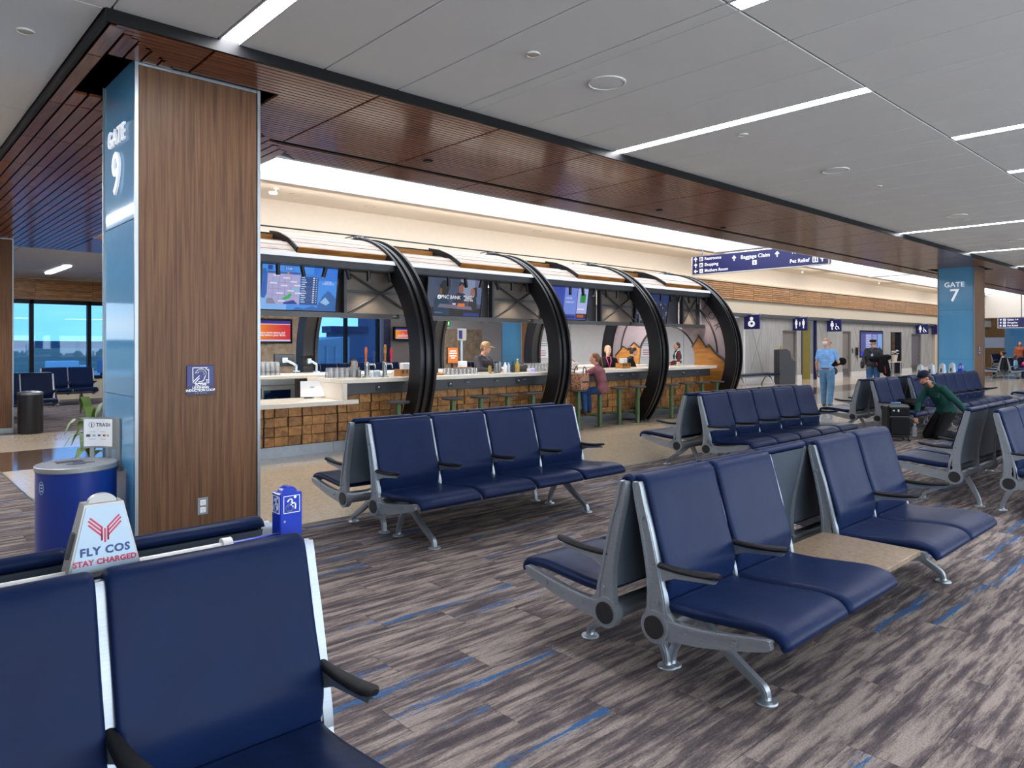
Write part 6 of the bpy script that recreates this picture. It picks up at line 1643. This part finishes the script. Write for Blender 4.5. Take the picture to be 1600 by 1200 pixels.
# 1 man in the light blue shirt
J = stand(); J['elR'] = V((.27,.02,1.14)); J['wrR'] = V((.20,.24,1.06)); J['anL'] = V((-.10,.10,.09)); J['knL'] = V((-.10,.10,.50)); J['anR'] = V((.11,-.14,.10)); J['knR'] = V((.105,.0,.50))
def ex(t, J, hp):
    q = MB()
    for z in (1.0,): q.lathe([(.150, .955), (.156, .96), (.156, .99), (.150, .995)], n=24)
    q.v = [(v[0]*1.15, v[1]*.84 , v[2]) for v in q.v]; q.build('belt', mat('brown_belt', '#6b3a22', .5, vary=.1), t, True)
    q = MB(); q.tube([V((-.245 + .034*math.cos(2*PI*k/12), .03 + .034*math.sin(2*PI*k/12), .91)) for k in range(13)], .009, 6); q.build('watch', M['black_plastic'], t)
person('man in a light blue shirt and jeans walking away with a black bag', (18.30, 8.03, 0), 8, J, 'skin', '#7aa9e0', .62, '#5f8bb3', '#5a3a22', '#d8d4cf', 'bald', None, (-42, 4), 1.01, .009, True, None, (.5, .9), 1.04, ex, tuck=True)
t = thing('shoulder_bag', 'black bag and rolled jacket held by the man in the light blue shirt', 'bag', (18.30, 8.03, 0), R(8-90))
blob('rolled_jacket', [('c', V((.1,-.02,1.08)), V((.32,.12,1.18)), .07, .09), ('e', V((.34,.16,1.17)), (.09,.10,.10))], .014, blk, t); blob('bag', [('e', V((.06,.1,.97)), (.13,.08,.12)), ('e', V((.16,.06,.92)), (.09,.07,.10))], .014, M['black_plastic'], t)
# 2 man in the beret
J = stand(); J['head'] = V((.0,.04,1.60)); J['elR'] = V((.26,-.02,1.12)); J['wrR'] = V((.23,.10,.92)); J['elL'] = V((-.27,.04,1.12)); J['wrL'] = V((-.05,.24,1.10))
def ex(t, J, hp):
    q = MB(); q.tube([V((.17,.10,1.44)), V((.03,.135,1.25)), V((-.12,.13,1.05))], .018, 6); q.build('strap', M['black_plastic'], t, True)
person('man in a black beret and dark jacket with a white beard carrying coats', (24.0, 9.05, 0), 205, J, 'skin', '#3a3c40', 1, '#3f6390', '#3a302a', '#c9c6c2', 'bald', ('beret', '#141416'), (35, 0), 1.02, .009, True, '#d8d4ce', (.8, .7), 1.12, ex)
t = thing('dark_coat', 'black coat and jacket draped over the arm of the man in the beret', 'coat', (23.95, 9.0, 0), R(205-90))
blob('coat', [('c', V((-.30,.20,1.18)), V((.08,.30,1.14)), .10, .10), ('c', V((-.28,.24,1.10)), V((-.34,.22,.72)), .10, .12), ('c', V((-.16,.27,1.08)), V((-.18,.26,.82)), .10, .12), ('e', V((-.36,.2,1.2)), (.12,.10,.09)), ('c', V((-.36,.22,.8)), V((-.40,.20,.55)), .09, .06)], .016, blk, t)
blob('red_lining', [('c', V((-.27,.345,.92)), V((-.30,.335,.70)), .012, .012), ('c', V((-.04,.40,1.02)), V((-.06,.39,.95)), .016, .012)], .008, M['red_print'], t, 0)
t = thing('drink_bottle', 'blue and white drink bottle in the hand of the man in the beret', 'bottle', (23.60, 8.93, 1.12)); q = MB(); q.lathe([(.03, 0), (.034, .02), (.034, .14), (.015, .18), (.015, .2), (.002, .2)], n=14); q.build('body', M['charger'], t, True); q = MB(); q.lathe([(.0352, .06), (.0352, .12)], n=14); q.build('label', M['navy_print'], t)
t = thing('shoulder_bag', 'black shoulder bag at the hip of the man in the beret', 'bag', (24.0, 9.05, 0), R(205-90)); blob('bag', [('e', V((.30,-.02,.98)), (.07,.12,.14)), ('e', V((.31,.02,.90)), (.06,.10,.08))], .014, M['black_plastic'], t)
# 3 kneeling man
J = stand()
J.update(pelvis=V((0,-.02,.50)), waist=V((0,.03,.62)), chest=V((0,.12,.78)), neck=V((0,.21,.93)), head=V((0,.37,1.05)), shR=V((.175,.20,.87)), elR=V((.22,.34,.60)), wrR=V((.13,.43,.36)), shL=V((-.175,.15,.87)), elL=V((-.26,-.05,.64)), wrL=V((-.24,-.24,.45)),
  hipR=V((.09,-.02,.47)), knR=V((.11,.24,.075)), anR=V((.11,-.20,.07)), hipL=V((-.09,-.02,.47)), knL=V((-.11,.20,.075)), anL=V((-.12,-.24,.07)))
def ex(t, J, hp):
    q = MB(); q.tube([V((.075*math.cos(2*PI*k/14), .205 + .07*math.sin(2*PI*k/14), .945 + .03*math.sin(2*PI*k/14))) for k in range(15)], .016, 6); q.build('collar', cloth('green_collar', '#1f4a44'), t, True)
    q = MB(); q.box((-.155, .205, .72), (-.06, .222, .80)); q.build('pocket', cloth('green_pocket', '#23524b'), t)
km = at_k = (13.62, 3.97, 0)
person('man in a dark green shirt and navy cap kneeling beside the suitcase', km, 140, J, 'skin_tan', '#17403b', 1, '#121214', '#1c1c1e', '#1a1412', 'short', ('cap', '#17182a'), (0, 30), .98, .008, False, '#3c2a20', (.5, .9), 1.02, ex)
# 4 customer in mauve
J = sit(.75)
for k in ('pelvis','waist','chest','neck','head','shR','elR','wrR','shL','elL','wrL','hipR','hipL'): J[k] = J[k] + V((0,0,-.02))
J['waist'] += V((0,.02,0)); J['chest'] += V((0,.07,-.02)); J['neck'] += V((0,.11,-.05)); J['head'] += V((0,.15,-.07)); J['shR'] += V((-.015,.11,-.05)); J['shL'] += V((.015,.11,-.05))
J['elR'] = V((.23,.30,1.10)); J['wrR'] = V((.10,.46,1.15)); J['elL'] = V((-.23,.30,1.10)); J['wrL'] = V((-.10,.46,1.15)); J['anR'] = V((.08,.30,.36)); J['anL'] = V((-.10,.34,.34)); J['knR'] = V((.12,.36,.74)); J['knL'] = V((-.12,.36,.74))
person('woman in a mauve jumper and jeans with a ponytail sitting at the bar', (10.65, 9.02, 0), 112, J, 'skin', '#7d4f57', 1, '#2f4f80', '#4a3026', '#6b4630', 'pony', None, (10, 6), .93, .009, False, None, (.6, .6), .98, None, True)
# 5, 6 staff
J = stand(); J['elR'] = V((.23,.06,1.14)); J['wrR'] = V((.14,.24,1.02)); J['elL'] = V((-.23,.06,1.14)); J['wrL'] = V((-.14,.24,1.02))
def ex(t, J, hp):
    q = MB(); q.tube([V((-.06,.02,1.48)), V((-.05,.115,1.38)), V((0,.15,1.2)), V((.05,.115,1.38)), V((.06,.02,1.48))], .010, 6); q.build('lanyard', mat('pink_lanyard', '#d83a86', .5, vary=.05), t, True)
person('blonde woman in black with a pink lanyard behind the bar', (12.43, 10.35, 0), 235, J, 'skin_pale', '#1a1a1e', 1, '#1c1c22', '#111111', '#b0926c', 'short', None, (15, 5), .90, .009, False, None, (.6, .6), .96, ex, True)
J = stand(); J['head'] = V((0,.10,1.58)); J['neck'] = V((0,.05,1.45)); J['elR'] = V((.22,.1,1.15)); J['wrR'] = V((.12,.30,1.08)); J['elL'] = V((-.22,.1,1.15)); J['wrL'] = V((-.12,.30,1.08))
person('dark haired woman in black with her hair tied up behind the bar', (13.15, 10.3, 0), 320, J, 'skin', '#141418', 1, '#1c1c22', '#111111', '#3a231a', 'bun', None, (0, 22), .90, .009, False, None, (.6, .6), .96, None, True)
# 7 bartender
J = stand(); J['head'] = V((0,.07,1.60)); J['elR'] = V((.25,.12,1.18)); J['wrR'] = V((.15,.36,1.16)); J['elL'] = V((-.25,.12,1.18)); J['wrL'] = V((-.15,.36,1.16))
person('bartender in a charcoal top and tan cap leaning on the bar', (8.72, 10.3, 0), 285, J, 'skin', '#3b3b42', 1, '#2a2a30', '#111111', '#6b5340', 'short', ('cap', '#a88a6a'), (18, 14), .955, .009, False, '#9a8676', (.6, .6), 1.12)
# 8 woman with glasses at the far counter
J = sit(.75); J['elR'] = V((.23,.2,1.12)); J['wrR'] = V((.1,.38,1.13)); J['elL'] = V((-.23,.2,1.12)); J['wrL'] = V((-.1,.38,1.13))
person('woman with grey blonde hair and glasses in a purple jacket at the far counter', (8.96, 12.75, 0), 318, J, 'skin_pale', '#4a3a5e', 1, '#2a2a33', '#151515', '#b0987a', 'short', None, (0, 12), .92, .009, True, None, (.5, .5), 1.0, None, True)
def far_stool(x, y): s = copy_tree(s0, None, (x, y, 0), None, 'bar stool on the far side of the bar holding a customer'); return s
far_stool(8.96, 12.72)
# 9, 10 two people sitting beyond the bar
person('seated person with light brown hair beyond the pint glasses', (6.9, 13.6, 0), 270, sit(.46), 'skin', '#2c3450', 1, '#23252e', '#151515', '#8a5c38', 'long', None, (0, 20), .98, .011, False, None, (.5, .5), 1.0, None, True)
person('seated person with black hair beyond the first beer tap', (7.75, 13.4, 0), 300, sit(.46), 'skin_tan', '#28305a', 1, '#23252e', '#151515', '#15110f', 'short', None, (0, 25), .96, .011)
for x, l_ in ((6.9, 'light brown'), (7.75, 'black')):
    t = thing('low_chair', 'low dark chair under the person with %s hair beyond the bar' % l_, 'chair', (x, 13.6 if x < 7 else 13.4, 0)); q = MB(); q.cbox((-.22, -.22, .40), (.22, .22, .455), .02); q.build('seat', M['leather'], t)
    for sx in (-.18, .18):
        for sy in (-.18, .18):
            q = MB(); q.cyl((sx, sy, 0), (sx, sy, .40), .015, n=8); q.build('leg', M['alu_dark'], t)
# 11 man in the vest
J = stand(); J['elL'] = V((-.24,.02,1.13)); J['wrL'] = V((-.20,.26,1.05)); J['elR'] = V((.24,.0,1.13)); J['wrR'] = V((.18,.24,1.04)); J['anL'] = V((-.10,.16,.09)); J['anR'] = V((.1,-.18,.11))
def ex(t, J, hp):
    blob('vest', [('c', V((-.08,0,1.02)), V((.08,0,1.02)), .122, .122), ('c', V((-.085,0,1.15)), V((.085,0,1.15)), .122, .122), ('c', V((-.09,0,1.3)), V((.09,0,1.3)), .122, .118), ('c', V((-.12,-.01,1.42)), V((-.05,-.01,1.46)), .075, .07), ('c', V((.12,-.01,1.42)), V((.05,-.01,1.46)), .075, .07)], .011, mat('vest_black', '#24262c', .7, vary=.1), t)
    q = MB()
    for z in (1.02, 1.16):
        q.loft([[(.215*math.cos(2*PI*k/28), .132*math.sin(2*PI*k/28), z) for k in range(28)], [(.215*math.cos(2*PI*k/28), .132*math.sin(2*PI*k/28), z+.05) for k in range(28)]])
    q.tube([V((-.13,.10,1.18)), V((-.13,.09,1.40)), V((-.12,0,1.505))], .02, 6); q.tube([V((-.13,-.125,1.18)), V((-.13,-.11,1.40)), V((-.12,0,1.505))], .02, 6)
    q.build('reflective_band', mat('reflective_mint', '#bfe0d8', .4, vary=.04), t, True)
person('man in a maroon shirt and reflective vest walking behind the round hole', (18.6, 12.75, 0), 140, J, 'skin', '#6b2a33', 1, '#23262e', '#151515', '#2a1d18', 'short', None, (0, 2), .95, .010, False, None, (.6, .6), 1.0, ex)
# 12-14 far right
J = stand(); person('woman in a rust top and dark trousers standing at the far right', (50.2, 10.75, 0), 200, J, 'skin', '#a4583c', 1, '#1c1c20', '#151515', '#6b3a28', 'long', None, (10, 5), 1.0, .016, False, None, (.5, .5), 1.0, None, True)
t = thing('jacket', 'maroon jacket held by the woman in the rust top', 'jacket', (49.95, 10.4, 0)); blob('jacket', [('c', V((0,0,1.15)), V((.05,-.1,.75)), .16, .2), ('e', V((0,0,1.2)), (.18,.14,.14))], .02, cloth('maroon_cloth', '#5c1f2c'), t)
person('person in a cream top sitting with their back to us in the far seat row', (41.4, 9.55, 0), 90, sit(.46), 'skin_tan', '#d8c8b4', 1, '#2a2a30', '#151515', '#241814', 'bun', None, (0, 0), .95, .016, False, None, (.5, .5), 1.0, None, True)
person('child in a light blue top sitting in the far seat row', (40.3, 8.78, 0), 270, sit(.52), 'skin_tan', '#9cc4e4', 1, '#39406a', '#151515', '#2e2018', 'long', None, (20, 10), .78, .014, False, None, (.5, .5), .95)
t = thing('backpack', 'bright pink and white bag on the lap of the child', 'bag', (40.75, 8.5, .55)); blob('body', [('e', V((0,0,.10)), (.27,.14,.15)), ('e', V((.2,0,.12)), (.12,.13,.13))], .02, mat('hot_pink', '#e0246e', .5, vary=.1), t); q = MB(); q.tube([V((-.15,-.14,.02)), V((-.05,-.15,.16)), V((.1,-.15,.1)), V((.22,-.12,.2))], .02, 6); q.build('white_strap', M['white'], t, True)
t = thing('hanging_plant', 'green hanging plant at the extreme right edge', 'plant', (47.6, 9.55, 2.0)); q = MB(); rp_ = random.Random(4)
for k in range(60):
    c = V((rp_.uniform(-.2,.2), rp_.uniform(-.2,.2), rp_.uniform(-.5,.5))); q.ell(c, (.09, .05, .02), Euler((rp_.uniform(0,3), rp_.uniform(0,3), 0)).to_matrix(), 6, 4)
q.build('foliage', leafm, t, kind='stuff'); q = MB(); q.cyl((0,0,.5), (0,0,1.57), .01, n=6); q.build('cord', M['dark_grey'], t)

# ------------------------------------------------------------------ outside the far windows
ob = mat('bridge_white', '#8f929a', .6, vary=.08)
t = thing('jet_bridge', 'pale ribbed jet bridge outside the far windows', 'jet bridge', (0, 0, 0)); q = MB(); q.prism([(13.5, -3.5), (16.6, -3.5), (16.6, 1.95), (13.5, 1.6)], 29, 33, 'y'); q.build('body', ob, t)
for k in range(7):
    q = MB(); q.box((13.6 + .45*k, 28.93, -3.4), (13.75 + .45*k, 29.0, 1.5)); q.build('rib', ob, t)
t = thing('terminal_wing', 'dark blue terminal block outside the far windows', 'building', (0, 0, 0)); q = MB(); q.box((18.2, 33.5, -4.5), (20.2, 34.2, 2.2)); q.box((20.2, 33.5, -4.5), (34, 34.4, 5)); q.build('wall', mat('block_slate', '#3d4a66', .6, vary=.1), t); q = MB(); q.box((18.0, 33.3, 2.2), (20.2, 34.3, 2.55)); q.box((20.1, 33.3, 5), (34.2, 34.5, 5.5)); q.build('roof_band', M['navy_dark'], t)
def truck(label, x, y, c, L=6.5):
    t = thing('service_truck', label, 'truck', (x, y, -4.5), R(8)); m_ = mat('truck_' + label[:10], c, .5, vary=.08)
    q = MB(); q.cbox((0, 0, .8), (L*.68, 2.4, 3.3), .1); q.build('box_body', m_, t); q = MB(); q.prism([(L*.70, .7), (L, .7), (L, 1.6), (L*.93, 2.5), (L*.70, 2.5)], .1, 2.3, 'y'); q.build('cab', M['white_paint'], t); q = MB(); q.prism([(L*.94, 1.65), (L*.985, 1.65), (L*.935, 2.4), (L*.90, 2.4)], .05, 2.35, 'y'); q.build('window', M['black_plastic'], t)
    for fx in (.16, .5, .86):
        for y_ in (.1, 2.3):
            q = MB(); q.cyl((L*fx, y_-.15, .5), (L*fx, y_+.15, .5), .5, n=16); q.build('wheel', M['black_plastic'], t)
truck('white airport service truck on the far apron, left one', 24, 140, '#c9ccd0'); truck('blue grey airport truck on the far apron, right one', 34, 150, '#5a6c88'); truck('orange tug truck on the far apron', 29, 120, '#a8623a', 4.5)

flush_texts()
bpy.context.view_layer.update()
